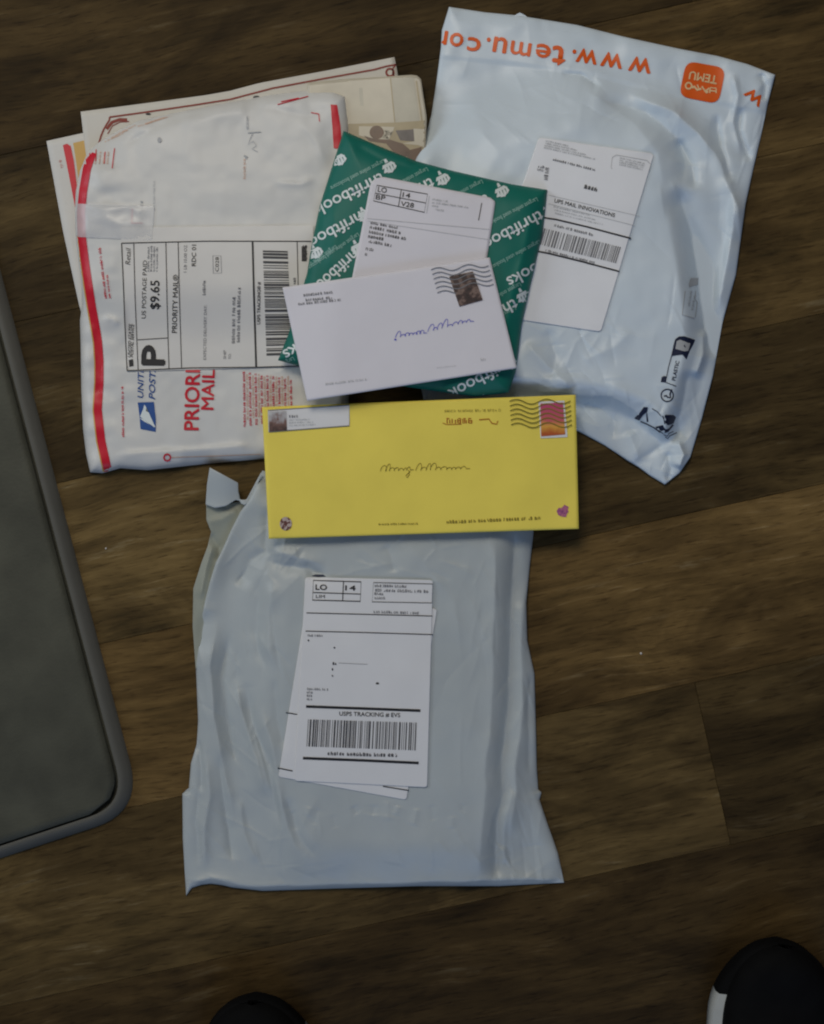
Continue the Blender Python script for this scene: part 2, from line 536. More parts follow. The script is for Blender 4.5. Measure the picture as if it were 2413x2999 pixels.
class Ink:
    """flat print: gathers shapes in pixel space, then lays them on a surface"""
    def __init__(s):
        s.v = []; s.f = []; s.items = []; s.vz = {}

    def poly(s, pts):
        n = len(s.v); s.v += [tuple(p) for p in pts]; s.f.append(tuple(range(n, n + len(pts))))

    def line(s, p, q, w):
        dx, dy = q[0] - p[0], q[1] - p[1]; l = math.hypot(dx, dy) or 1
        nx, ny = -dy / l * w / 2, dx / l * w / 2
        s.poly([(p[0] + nx, p[1] + ny), (q[0] + nx, q[1] + ny), (q[0] - nx, q[1] - ny), (p[0] - nx, p[1] - ny)])

    def path(s, pts, w, taper=False, closed=False):
        pts = [np.array(p, float) for p in pts]
        n = len(pts); base = len(s.v)
        for i, p in enumerate(pts):
            a = pts[i - 1] if (i > 0 or closed) else pts[0]
            b = pts[(i + 1) % n] if (i < n - 1 or closed) else pts[-1]
            d = b - a; l = np.hypot(*d) or 1
            nn = np.array([-d[1], d[0]]) / l
            ww = w / 2 * (1 if not taper else 0.35 + 0.65 * math.sin(math.pi * (i + .5) / n))
            s.v += [tuple(p + nn * ww), tuple(p - nn * ww)]
        for i in range(n - 1 + (1 if closed else 0)):
            a = base + 2 * i; b = base + 2 * ((i + 1) % n)
            s.f.append((a, b, b + 1, a + 1))

    def cursive(s, z, x0, y0, x1, y1, h, n, seed, w=2.4, tall=()):
        """one handwritten word: looping strokes of uneven height between two points of a zoom"""
        rg = random.Random(seed); pts = []; steps = 14
        hs = [h * rg.uniform(.75, 1.15) * (2.3 if i in tall else 1) for i in range(n)]
        adv = [rg.uniform(.7, 1.35) for _ in range(n)]
        tot = sum(adv); u = 0
        for i in range(n):
            loop = rg.uniform(.15, .42) * (h if i not in tall else h * 1.1)
            dip = rg.uniform(0, .25) * h
            for j in range(steps):
                th = 2 * math.pi * j / steps
                t = (u + adv[i] * j / steps) / tot
                pts.append((x0 + (x1 - x0) * t - loop * math.sin(th) + .25 * hs[i] * (.5 - .5 * math.cos(th)),
                            y0 + (y1 - y0) * t - hs[i] * (.5 - .5 * math.cos(th)) + dip * math.sin(th * .5)))
            u += adv[i]
        pts += [(x1 + h * .5, y1 - h * .15), (x1 + h * 1.1, y1 - h * .1)]
        s.path([z(*p) for p in pts], w)

    def ring(s, c, r, w, n=20, sq=1.0):
        s.path([(c[0] + r * math.cos(2 * math.pi * i / n), c[1] + r * sq * math.sin(2 * math.pi * i / n)) for i in range(n)], w, False, True)

    def disc(s, c, rx, ry=None, n=18):
        ry = ry or rx
        s.poly([(c[0] + rx * math.cos(2 * math.pi * i / n), c[1] + ry * math.sin(2 * math.pi * i / n)) for i in range(n)])

    def text(s, t, x, y, ang, h, w=None, bold=0.0, shear=0.0, align='L', xh=False):
        """baseline anchor (x, y); h = capital height in px (or height of these letters if xh); w = fitted width"""
        v, f = glyphs(t, 0.0, shear)
        if not len(v):
            return
        lo = v.min(0); hi = v.max(0)
        sc = h / (hi[1] - min(lo[1], 0)) if xh else h / 0.70
        sx = w / (hi[0] - lo[0]) if w else sc
        wd = (hi[0] - lo[0]) * sx
        ox = {'L': 0, 'C': -wd / 2, 'R': -wd}[align]
        lx = (v[:, 0] - lo[0]) * sx + ox; ly = v[:, 1] * sc
        c, sn = math.cos(R(ang)), math.sin(R(ang))
        f0 = len(s.f)
        b = bold * 0.8
        shifts = [(0, 0)] if bold < 0.008 else [(0, 0), (b, 0), (-b, 0), (0, b), (0, -b)]   # heavier weight
        for ci, (bx_, by_) in enumerate(shifts):
            n = len(s.v)
            gx = lx + bx_ * h / 0.7; gy = ly + by_ * h / 0.7
            s.v += list(zip(x + gx * c - gy * sn, y - (gx * sn + gy * c)))
            s.f += [tuple(n + i for i in q) for q in f]
            if ci:
                for i in range(n, len(s.v)):
                    s.vz[i] = 0.00002 * ci
        s.items.append(('lettering', f0, len(s.f)))

    def fuzz(s, x, y, ang, w, h, dens=1.0, seed=None):
        """a line of print too small to read: strokes grouped into words"""
        rg = random.Random(seed if seed is not None else int(x * 7 + y * 13))
        f0 = len(s.f)
        c, sn = math.cos(R(ang)), math.sin(R(ang))

        def q(a, b, a2, b2):
            s.poly([(x + i * c - j * sn, y - (i * sn + j * c)) for i, j in ((a, b), (a2, b), (a2, b2), (a, b2))])
        u = 0
        while u < w:
            n = rg.randint(3, 8)
            for _ in range(n):
                cw = h * rg.uniform(0.5, 0.75)
                if u + cw > w:
                    break
                t = h * 0.17 * dens
                hh = h * rg.choice((0.72, 0.86, 1.0))
                if rg.random() < .93: q(u, h * rg.choice((0, 0, .1)), u + t, hh)
                if rg.random() < .88: q(u + cw - t, 0, u + cw, h * rg.uniform(.5, .95))
                for lv in (0, .36, .72):
                    if rg.random() < .6: q(u + t, h * lv, u + cw - t, h * lv + t * .8)
                if rg.random() < .3: q(u + cw * .4, 0, u + cw * .4 + t, hh)
                u += cw + h * 0.22
            u += h * 0.5
        s.items.append(('small_print', f0, len(s.f)))

    def bars(s, quad, n, seed, dens=0.5):
        """barcode bars across u of a quad"""
        rg = random.Random(seed)
        ws = [rg.choice((1, 1, 1, 2, 2, 3)) for _ in range(2 * n)]
        tot = sum(ws); u = 0; f0 = len(s.f)
        for i, w in enumerate(ws):
            if i % 2 == 0:
                a, b = u / tot, (u + w * (0.75 + 0.5 * dens)) / tot
                s.poly([quad.p(a, 0), quad.p(b, 0), quad.p(b, 1), quad.p(a, 1)])
            u += w
        s.items.append(('barcode', f0, len(s.f)))

    def build(s, name, root, zf, off, mat, clip=None, maxlen=16, label=None):
        """shapes under the given name; every piece of lettering its own part; unreadable print and bars joined as stuff"""
        used = set(); groups = []
        small = []
        for kind, a, b in s.items:
            used.update(range(a, b))
            if kind == 'small_print':
                small += s.f[a:b]
            else:
                groups.append((kind, s.f[a:b]))
        rest = [f for i, f in enumerate(s.f) if i not in used]
        if small:
            groups.append(('small_print', small))
        if rest:
            groups.append((name, rest))
        o = None
        for nm, fs in groups:
            o = s._one(nm, fs, root, zf, off, {'barcode': 'ink_bar', 'small_print': 'ink_soft'}.get(nm, mat) if mat == 'ink_black' else mat, clip, maxlen, label)
            if o is not None and (nm in ('small_print', 'barcode') or (nm == name and len(fs) > 1)):
                o['kind'] = 'stuff'
        return o

    def _one(s, name, fs, root, zf, off, mat, clip, maxlen, label):
        bm = bmesh.new()
        ids = sorted({i for f in fs for i in f})
        vs_ = {i: bm.verts.new((s.v[i][0], s.v[i][1], s.vz.get(i, 0.0))) for i in ids}
        for f in fs:
            try:
                bm.faces.new([vs_[i] for i in f])
            except ValueError:
                pass
        bmesh.ops.triangulate(bm, faces=bm.faces[:])
        for _ in range(7):
            es = [e for e in bm.edges if e.calc_length() > maxlen]
            if not es:
                break
            bmesh.ops.subdivide_edges(bm, edges=es, cuts=1)
            bmesh.ops.triangulate(bm, faces=[f for f in bm.faces if len(f.verts) > 3])
        if clip is not None:
            cs = [f.calc_center_median() for f in bm.faces]
            if cs:
                ok = inside(np.array([c.x for c in cs]), np.array([c.y for c in cs]), clip)
                bmesh.ops.delete(bm, geom=[f for f, k in zip(bm.faces[:], ok) if not k], context='FACES')
        if not len(bm.faces):
            bm.free()
            return None
        bm.normal_update()
        for f in bm.faces:
            if f.normal.z > 0:      # px y runs down, so a face that looks up in the world is negative here
                f.normal_flip()
        bm.verts.index_update()
        xs = np.array([v.co.x for v in bm.verts]); ys = np.array([v.co.y for v in bm.verts])
        zs = np.asarray(zf(xs, ys)) + off + np.array([v.co.z for v in bm.verts])
        V = [P(a, b, c) for a, b, c in zip(xs, ys, zs)]
        F = [tuple(v.index for v in f.verts) for f in bm.faces]
        bm.free()
        return mesh(name, V, F, mat, root, True, label)


def rounded(quad, rad, n=5):
    """rounded outline of a quad in px"""
    c = quad.c; out = []
    for i in range(4):
        p = c[i]; a = c[i - 1] - p; b = c[(i + 1) % 4] - p
        r = rad if not hasattr(rad, '__len__') else rad[i]
        a = p + a / np.hypot(*a) * r; b = p + b / np.hypot(*b) * r
        for k in range(n + 1):
            t = k / n
            out.append(tuple((1 - t) ** 2 * a + 2 * t * (1 - t) * p + t * t * b))
    return out


def sheet(name, root, quad, rad, zf, off, mat, maxlen=22, label=None):
    """a thin sticker laid on a surface: regular grid trimmed to rounded corners"""
    n = Ink()
    c = quad.c
    w = int(max(np.hypot(*(c[1] - c[0])), np.hypot(*(c[2] - c[3]))) / maxlen) + 2
    h = int(max(np.hypot(*(c[3] - c[0])), np.hypot(*(c[2] - c[1]))) / maxlen) + 2
    r = rad if hasattr(rad, '__len__') else [rad] * 4
    W_ = np.hypot(*(c[1] - c[0])); H_ = np.hypot(*(c[3] - c[0]))
    us = np.linspace(0, 1, w); vsn = np.linspace(0, 1, h)
    rm = max(max(r), 1)
    for e in np.linspace(0, rm, 5)[1:]:
        us = np.r_[us, e / W_, 1 - e / W_]; vsn = np.r_[vsn, e / H_, 1 - e / H_]
    us = np.unique(np.round(us, 6)); vsn = np.unique(np.round(vsn, 6))
    V = []; F = []
    for v in vsn:
        # pull the row in at rounded corners
        def inset(rr, d):
            return rr - math.sqrt(max(rr * rr - (rr - d) ** 2, 0)) if d < rr else 0
        dt, db = v * H_, (1 - v) * H_
        li = max(inset(r[0], dt), inset(r[3], db)) / W_
        ri = max(inset(r[1], dt), inset(r[2], db)) / W_
        for u in us:
            V.append(quad.p(li + u * (1 - li - ri), v))
    nu = len(us)
    for j in range(len(vsn) - 1):
        for i in range(nu - 1):
            a = j * nu + i
            F.append((a, a + nu, a + nu + 1, a + 1))
    A = np.array(V)
    Zt = np.asarray(zf(A[:, 0], A[:, 1])) + off
    top = [P(x, y, z) for (x, y), z in zip(V, Zt)]
    bot = [P(x, y, z - 0.00018) for (x, y), z in zip(V, Zt)]
    n_ = len(V); nv = len(vsn)
    F2 = F + [tuple(n_ + i for i in reversed(f)) for f in F]
    ring = [i for i in range(nu)] + [j * nu + nu - 1 for j in range(1, nv)] + \
           [(nv - 1) * nu + i for i in range(nu - 2, -1, -1)] + [j * nu for j in range(nv - 2, 0, -1)]
    for a, b in zip(ring, ring[1:] + ring[:1]):
        F2.append((a, b, n_ + b, n_ + a))
    return mesh(name, top + bot, F2, mat, root, True, label)


# ------------------------------------------------------------------ floor
GA = 12.5
gd = (math.cos(R(GA)), -math.sin(R(GA)))      # along the planks (photo px axes, y down)
gn = (math.sin(R(GA)), math.cos(R(GA)))


def uv2px(u, v):
    return (u * gd[0] + v * gn[0], u * gd[1] + v * gn[1])


fl = mesh('floor', [(-2.2, -2.2, -0.004), (2.2, -2.2, -0.004), (2.2, 2.2, -0.004), (-2.2, 2.2, -0.004)], [(0, 1, 2, 3)], 'floor_gap', None, False)
tag(fl, kind='structure')
PW = 487 * S
PITCH = 487
LEN = 4600 * S       # about 1.22 m


def plank_mesh():
    bm = bmesh.new()
    bmesh.ops.create_cube(bm, size=1.0)
    g = 0.00015
    for v in bm.verts:
        v.co.x *= LEN - g; v.co.y *= PW - g; v.co.z = -0.0035 if v.co.z < 0 else 0.0
    es = [e for e in bm.edges if all(v.co.z > -0.001 for v in e.verts)]
    bmesh.ops.bevel(bm, geom=es, offset=0.0004, segments=1, profile=0.5, affect='EDGES')
    me = bpy.data.meshes.new('plank'); bm.to_mesh(me); bm.free()
    me.materials.append(MATS['wood_plank'])
    return me


pm = plank_mesh()
# for each row the position u of one joint and the tone of the planks left / right of it
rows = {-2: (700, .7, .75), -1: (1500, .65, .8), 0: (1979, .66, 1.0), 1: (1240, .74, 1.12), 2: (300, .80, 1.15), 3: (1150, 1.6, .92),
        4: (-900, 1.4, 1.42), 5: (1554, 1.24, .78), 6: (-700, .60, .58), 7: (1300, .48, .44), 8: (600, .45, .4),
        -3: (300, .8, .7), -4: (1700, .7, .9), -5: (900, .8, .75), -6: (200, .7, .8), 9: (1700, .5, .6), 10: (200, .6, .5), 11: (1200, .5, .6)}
for k, (ju, ta, tb) in rows.items():
    v0 = 444 - PITCH + k * PITCH
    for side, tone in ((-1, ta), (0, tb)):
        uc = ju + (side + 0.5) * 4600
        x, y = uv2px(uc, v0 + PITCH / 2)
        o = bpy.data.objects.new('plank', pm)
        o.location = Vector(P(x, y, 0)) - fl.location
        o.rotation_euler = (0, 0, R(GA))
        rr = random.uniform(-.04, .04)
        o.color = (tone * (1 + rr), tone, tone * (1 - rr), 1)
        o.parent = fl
        col.objects.link(o)

# ------------------------------------------------------------------ grey tray at the left
t = thing('tray', -230, 1600, 'dull grey-green plastic tray with a rounded raised rim, at the left edge', 'tray')
ta = np.array((-0.255, -0.967)); tb = np.array((-0.950, 0.312))
C0 = np.array((412.0, 2384.0)); TLn, TWd = 1900.0, 1250.0


def rrect(inset, rad, n=10):
    c = [C0, C0 + ta * TLn, C0 + ta * TLn + tb * TWd, C0 + tb * TWd]
    cen = sum(c) / 4
    c2 = []
    for p in c:
        sa = 1 if (p - cen) @ ta > 0 else -1
        sb = 1 if (p - cen) @ tb > 0 else -1
        c2.append(p - ta * sa * inset - tb * sb * inset)
    return np.array(rounded(Quad(*c2), max(rad - inset, 12), n))


prof = [(0, 0.0005), (3, 0.0026), (10, 0.0048), (18, 0.0066), (25, 0.0077), (30, 0.0080), (34, 0.0079), (38, 0.0076)]
rings = [rrect(i, 150) for i, _ in prof]
V = []; F = []; n = len(rings[0])
for (i, z), rg in zip(prof, rings):
    for x, y in rg:
        k = S
        V.append(((x - CX) * k * (CAM_H - 0.010) / CAM_H, -(y - CY) * k * (CAM_H - 0.010) / CAM_H, z))
for a in range(len(prof) - 1):
    for j in range(n):
        k = (j + 1) % n
        F.append((a * n + j, a * n + k, (a + 1) * n + k, (a + 1) * n + j))
mesh('rim', V, [tuple(reversed(f)) for f in F], 'tray_rim', t)
V = []
q = rrect(37, 150)
for zz in (0.0072, 0.0012):
    for x, y in q:
        V.append(((x - CX) * S * (CAM_H - 0.010) / CAM_H, -(y - CY) * S * (CAM_H - 0.010) / CAM_H, zz))
cen = np.mean(q, axis=0)
F = []
for j in range(n):
    k = (j + 1) % n
    F.append((j, k, n + k, n + j))
# panel grid for a slightly uneven surface
pan_c = [C0 + ta * 45 + tb * 45, C0 + ta * (TLn - 45) + tb * 45, C0 + ta * (TLn - 45) + tb * (TWd - 45), C0 + ta * 45 + tb * (TWd - 45)]
Qp = Quad(pan_c[1], pan_c[0], pan_c[3], pan_c[2])


def z_tray(x, y):
    return 0.0074 + 0.0007 * fbm(np.asarray(x) / 240, np.asarray(y) / 240, 4, 3)


sheet('panel', t, Quad(pan_c[2], pan_c[1], pan_c[0], pan_c[3]), 100, z_tray, 0, 'tray_panel', 30)
mesh('underside', V, [tuple(range(2 * n - 1, n - 1, -1))] + F, 'tray_panel', t, False)

# ------------------------------------------------------------------ pile at the upper left
# flat envelope at the very bottom
zA = lambda x, y: 0.0042 + 0.0006 * fbm(np.asarray(x) / 200, np.asarray(y) / 200, 9, 2)
a = thing('flat_envelope', 480, 800, 'cream envelope with red and amber edge bands, lowest in the upper left pile', 'envelope')
pillow('body', a, ([(136, 413), (245, 389), (900, 262)], [(900, 262), (990, 640)], [(252, 945), (600, 880), (990, 820)], [(136, 413), (185, 680), (211, 800), (234, 905), (252, 945)]),
       40, 30, lambda x, y: zA(x, y), lambda x, y: 0.0006 + 0 * x, 'card_white')
k = Ink(); k.poly([(184, 425), (196, 421), (207, 428), (216, 470), (227, 560), (236, 640), (244, 700), (232, 700), (222, 620), (205, 530), (192, 465)])
k.build('red_band', a, zA, 0.0003, 'ink_red')
k = Ink(); k.poly([(214, 419), (247, 411), (262, 440), (275, 560), (262, 700), (250, 690), (240, 600), (222, 470)])
k.build('amber_band', a, zA, 0.00025, 'ink_amber')
k = Ink(); k.fuzz(172, 470, -75, 30, 9); k.build('small_print', a, zA, 0.0003, 'ink_pale_red')

# stiff card with the maroon line
zB = lambda x, y: 0.0078 + 0.0012 * sstep(300, 1100, x) + 0.0012 * np.exp(-((np.asarray(x) - 760) / 90.) ** 2)
b = thing('document_mailer', 690, 520, 'cream card mailer with thin maroon border line and scroll corners, behind the postal pack', 'mailer')
pillow('body', b, ([(236, 327), (420, 303), (600, 279), (674, 266), (760, 243), (960, 206), (1155, 167)], [(1155, 167), (1163, 205), (1230, 640)], [(300, 800), (1230, 640)], [(236, 327), (246, 412), (300, 800)]),
       60, 30, zB, lambda x, y: zB(x, y) - 0.0022, 'card_cream')
k = Ink()
k.path([(321, 343), (430, 328), (560, 309), (674, 291), (735, 275), (800, 258), (960, 228), (1095, 204), (1132, 194), (1160, 189)], 5)
k.path([(321, 343), (320, 352), (312, 364), (303, 380), (295, 400), (288, 424), (280, 470)], 5)
k.path([(372, 351), (350, 350), (328, 358), (312, 378)], 9)
k.path([(378, 356), (352, 357), (330, 368), (315, 392)], 3)
k.ring((1142, 212), 11, 6)
k.path([(1160, 189), (1151, 199), (1150, 215), (1158, 228)], 4)
k.build('maroon_border', b, zB, 0.0003, 'ink_maroon')
k = Ink()
k.poly([(925, 258), (940, 243), (946, 243), (962, 256), (958, 262), (930, 264)])
k.disc((751, 285), 10, 5); k.disc((434, 334), 8, 3)
k.line((1008, 236), (1009, 249), 6)
k.build('black_marks', b, zB, 0.0004, 'ink_black')

# catalogue with a photo cover
zC = lambda x, y: 0.0158 + 0.0005 * np.sin(np.asarray(x) / 60.)
c = thing('catalogue', 1110, 560, 'catalogue with beige room photo cover, poking out between the priority pack and the green mailer', 'catalogue')
cs = ([(900, 242), (1013, 231), (1120, 225), (1205, 219), (1222, 221), (1233, 232)], [(1233, 232), (1240, 280), (1250, 345), (1247, 420), (1255, 700)], [(930, 740), (1255, 700)], [(900, 242), (930, 740)])
pillow('body', c, cs, 40, 40, zC, lambda x, y: 0.0113 + 0 * x, 'photo_cream')
clipc = [(900, 246), (1013, 236), (1205, 224), (1222, 226), (1229, 240), (1243, 345), (1240, 420), (1248, 690), (935, 730)]
k = Ink(); k.poly([Z1(1330, 140), Z1(1508, 128), Z1(1525, 318), Z1(1345, 325)]); k.build('cover_wall', c, zC, 0.0003, 'photo_cream', clipc)
k = Ink(); k.poly([Z1(1512, 128), Z1(1606, 124), Z1(1632, 310), Z1(1530, 318)]); k.poly([Z1(1375, 170), Z1(1390, 170), Z1(1395, 245), Z1(1380, 245)])
k.build('cover_curtain', c, zC, 0.0004, 'photo_beige', clipc)
k = Ink(); k.poly([Z1(1330, 322), Z1(1530, 316), Z1(1655, 308), Z1(1660, 520), Z1(1330, 520)]); k.line(Z1(1618, 140), Z1(1642, 310), 4)
k.line(Z1(1508, 128), Z1(1527, 316), 3)
k.build('cover_floor', c, zC, 0.0005, 'photo_tan', clipc)
k = Ink(); k.poly([Z1(1375, 332), Z1(1525, 335), Z1(1520, 352), Z1(1470, 348), Z1(1470, 380), Z1(1500, 395), Z1(1480, 402), Z1(1375, 370)])
k.poly([Z1(1606, 342), Z1(1655, 345), Z1(1650, 420), Z1(1625, 412), Z1(1560, 405), Z1(1610, 395)])
k.build('cover_sofa', c, zC, 0.0006, 'photo_cream', clipc)
k = Ink(); k.disc(Z1(1450, 358), 21, 20); k.poly([Z1(1395, 372), Z1(1440, 385), Z1(1510, 390), Z1(1560, 405), Z1(1590, 430), Z1(1570, 470), Z1(1520, 440), Z1(1490, 405), Z1(1420, 395)])
k.poly([Z1(1560, 440), Z1(1640, 420), Z1(1640, 480), Z1(1590, 475)])
k.build('cover_figures', c, zC, 0.0007, 'photo_brown', clipc)
k = Ink(); k.poly([Z1(1530, 350), Z1(1606, 345), Z1(1610, 396), Z1(1550, 392)]); k.build('cover_window', c, zC, 0.00065, 'photo_dark', clipc)

# ------------------------------------------------------------------ white priority pack
d = thing('postal_pack', 640, 850, 'white padded postal pack with red stripes and a large PRIORITY MAIL label', 'mailer')
D_top = [(256, 446), (292, 415), (345, 383), (404, 354), (515, 330), (674, 299), (792, 278), (916, 263), (978, 267), (1013, 280)]
D_right = [(1013, 280), (1024, 372), (1030, 800), (1018, 1326)]
D_bot = [(264, 1383), (300, 1386), (321, 1380), (352, 1371), (432, 1377), (598, 1359), (764, 1344), (1018, 1326)]
D_left = [(256, 446), (234, 500), (222, 560), (219, 630), (221, 690), (229, 762), (238, 830), (240, 890), (234, 940), (236, 1003), (238, 1141), (243, 1256), (252, 1330), (264, 1383)]
D_out = D_top + D_right[1:] + D_bot[::-1][1:] + D_left[::-1][1:-1]


def zbD(x, y):
    return 0.0012 + 0.0082 * (1 - sstep(830, 1000, y))


stripeD = [(270, 446), (254, 495), (243, 560), (237, 624), (239, 690), (248, 762), (258, 830), (269, 900), (280, 960), (287, 1003), (291, 1060), (291, 1118), (286, 1200), (296, 1290), (316, 1380)]


def zD(x, y):
    x = np.asarray(x, float); y = np.asarray(y, float)
    e = np.maximum(sdist(x, y, D_out), 0)
    z = zbD(x, y) + 0.0012 + 0.0080 * dome(e, 40) + 0.0035 * dome(e, 200)
    m = 1 - 0.75 * inside(x, y, [(360, 700), (900, 690), (900, 1080), (375, 1090)])
    z += crease(x, y, [(228, 640), (260, 648), (300, 640), (340, 655), (390, 650), (430, 660)], 0.0014, 20, 12, fade=.2)
    z += crease(x, y, [(240, 600), (300, 612), (380, 606), (430, 630)], 0.0010, 8, 14, fade=.2)
    z += crease(x, y, [(300, 930), (330, 935), (350, 955)], 0.0014, 9, 9, fade=.3)
    z += crease(x, y, [(250, 900), (285, 960), (296, 1060), (290, 1180)], -0.0022, 14, 18)
    z += crease(x, y, [(356, 428), (400, 405), (460, 370), (540, 340), (620, 322)], -0.0018, 16, 9, fade=.2)
    z += crease(x, y, [(700, 312), (800, 318), (900, 340), (1000, 300)], -0.0007, 12, 12, fade=.3)
    z += crease(x, y, [(870, 350), (930, 420), (960, 500)], 0.0007, 20, 10, fade=.3)
    z += crease(x, y, [(320, 1335), (420, 1325), (560, 1318), (760, 1300)], 0.0020, 8, 16, fade=.2)
    z += crease(x, y, [(930, 520), (880, 540), (800, 536)], 0.0012, 8, 8, fade=.3)
    w = np.exp(-e / 90)
    z += m * (0.0007 * fbm(x / 110, y / 110, 21, 3) + 0.0016 * w * vnoise(x / 45, y / 75, 5))
    z += m * 0.0012 * np.exp(-((x - 300) / 90) ** 2) * vnoise(x / 70, y / 34, 8)
    return z


pillow('body', d, (D_top, D_right, D_bot, D_left), 150, 190, zD, zbD, 'tyvek_white')
clipD = [tuple(np.array(p) + (np.array((640, 850)) - np.array(p)) * 0.012) for p in D_out]
# red edge stripes with an amber margin
k = Ink(); k.path(stripeD, 24); k.poly([Z1(1255, 240), Z1(1283, 242), Z1(1297, 330), Z1(1303, 430), Z1(1268, 425), Z1(1262, 330)])
k.build('red_stripe', d, zD, 0.0005, 'ink_red', clipD)
k = Ink(); k.path([(p[0] - 13, p[1] + 1) for p in stripeD[4:]], 5); k.build('amber_edge', d, zD, 0.0004, 'ink_amber', clipD)
k = Ink()
for i in range(9):
    xx = 1345 + i * 37
    k.fuzz(*Z2(xx, 1235 - i * 6), 91, (350 - i * 12) / 2.169, 7.5, 1.0, seed=i)
k.fuzz(*Z2(462, 420), 97, 150, 8); k.fuzz(*Z2(486, 418), 97, 70, 6)
k.fuzz(*Z2(572, 1300), 91, 150, 7)
k.text('PRIORITY', *Z2(1042, 1257), 88.5, 42, 253, 0.024)
k.text('MAIL', *Z2(1137, 1128), 88, 36, 116, 0.022)
k.ring(Z2(845, 1432), 10, 5, 8)
for p_, q_ in (((1030, 240), (1160, 205)), ((1045, 228), (1120, 212)), ((235, 445), (232, 520)), ((262, 430), (260, 480)), ((300, 440), (297, 490)), ((340, 425), (330, 510)), ((1172, 274), (1205, 280)), ((1205, 280), (1208, 312)), ((410, 742), (460, 742)), ((415, 680), (413, 740))):
    k.line(Z1(*p_), Z1(*q_), 2.6)
k.build('red_print', d, zD, 0.0006, 'ink_red', clipD)
k = Ink()
for i in range(5):
    k.fuzz(*Z1(300 + i * 26, 400 - i * 17), 24, 60, 5); k.fuzz(*Z1(440 + i * 30, 335 - i * 10), 17, 50, 5)
for i in range(4):
    k.fuzz(*Z1(262 + i * 17, 492), 84, 38, 6)
k.line(Z2(870, 1432), Z2(1440, 1412), 2.0)
k.fuzz(*Z1(895, 555), 90, 60, 7)
for i in range(8):
    k.fuzz(*Z2(1362 + i * 37, 1190 - i * 9), 91, (300 - i * 12) / 2.169, 6.5, 1.3, seed=40 + i)
k.build('pale_print', d, zD, 0.00045, 'ink_salmon', clipD)
tm_ = principled('clear_tape', (0.85, 0.85, 0.84), 0.28, 0.6, 0.0, 60, 0.35, 40, 0.0010)
tm_.node_tree.nodes['Principled BSDF'].inputs['Alpha'].default_value = 0.34  # real tape strip; its soft white glare is partly put into this milky colour
sheet('clear_tape', d, Quad((222, 596), (452, 604), (446, 704), (224, 694)), 6, zD, 0.0010, 'clear_tape', 10)
# blue eagle mark
k = Ink(); k.poly([Z2(657, 1082), Z2(760, 1078), Z2(772, 1180), Z2(772, 1268), Z2(675, 1250), Z2(668, 1160)])
k.text('UNITED', *Z2(692, 1052), 89, 17, 112, 0.012, 0.2); k.text('POSTAL', *Z2(766, 1062), 88.5, 18, 118, 0.018, 0.25)
k.build('blue_emblem', d, zD, 0.0005, 'ink_blue', clipD)
k = Ink(); k.poly([Z2(672, 1172), Z2(690, 1130), Z2(700, 1095), Z2(712, 1112), Z2(705, 1165), Z2(768, 1235), Z2(762, 1240), Z2(720, 1195)])
k.poly([Z2(668, 1180), Z2(690, 1186), Z2(720, 1210), Z2(735, 1222), Z2(700, 1204)]);
k.build('emblem_eagle', d, zD, 0.0007, 'ink_white', clipD)
# postage label
QL = Quad(Z2(555, 70), Z2(1760, 55), Z2(1760, 848), Z2(592, 880))
lab = sheet('postage_label', d, Quad(Z2(548, -30), Z2(1775, -45), Z2(1768, 852), Z2(588, 886)), 5, zD, 0.0009, 'label_warm')
k = Ink()
lw = 3.0
k.path([Z2(555, 70), Z2(565, 300), Z2(575, 560), Z2(590, 880)], lw)
k.path([Z2(555, 70), Z2(1100, 57), Z2(1760, 58)], lw); k.path([Z2(590, 880), Z2(1000, 862), Z2(1400, 858), Z2(1760, 848)], lw)
k.path([Z2(632, 70), Z2(640, 400), Z2(660, 876)], 2.4); k.path([Z2(836, 60), Z2(845, 500), Z2(856, 866)], 2.4)
k.path([Z2(914, 58), Z2(922, 400), Z2(936, 862)], 2.4); k.path([Z2(1387, 58), Z2(1396, 400), Z2(1410, 858)], 5.5)
k.path([Z2(1670, 57), Z2(1678, 400), Z2(1690, 850)], 2.4); k.line(Z2(657, 684), Z2(850, 672), 2.4)
k.text('P', *Z2(826, 842), 89, 66, 54, 0.045)
k.text('$9.65', *Z2(793, 488), 89.5, 26, 83, 0.022)
k.text('Retail', *Z2(610, 208), 88, 15, 50, 0.006, 0.25)
k.text('PRIORITY MAIL®', *Z2(906, 640), 88.6, 15, 170, 0.008)
k.text('US POSTAGE PAID', *Z2(708, 548), 88.6, 12.5, 170, 0.004)
k.text('RDC 01', *Z2(1026, 215), 89, 12.5, 62, 0.008)
k.text('C028', *Z2(1172, 250), 89, 10.5, 42, 0.004)
k.text('USPS TRACKING® #', *Z2(1436, 585), 89.5, 9.5, 124, 0.012)
k.poly([Z2(600, 812), Z2(628, 806), Z2(632, 850), Z2(604, 856)])
for i in range(2):
    k.text(('UNITED STATES', 'POSTAL SERVICE')[i], *Z2(610 + i * 18, 795), 88, 7.5, 98, 0.02, 0.3)
k.bars(Quad(Z2(1452, 116), Z2(1476, 790), Z2(1640, 785), Z2(1610, 120)), 42, 5, 0.4)
for i in range(8):
    k.line(Z2(1700 + i * 4, 90), Z2(1700 + i * 4, 185), 1.2 + (i % 3) * .6)
k.text('USPS', *Z2(1732, 180), 89.5, 12, 45, 0.03)
k.fuzz(*Z2(1662, 330), 89, 22, 8)
k.build('black_print', lab, zD, 0.0012, 'ink_black')
k = Ink()
k.text('EXPECTED DELIVERY DAY:', *Z2(1092, 810), 89.3, 8.5, 160, 0.0); k.fuzz(*Z2(1088, 400), 89.3, 48, 9)
k.text('SHIP', *Z2(1218, 806), 89, 8, 26, 0.0); k.text('TO:', *Z2(1250, 806), 89, 8, 16)
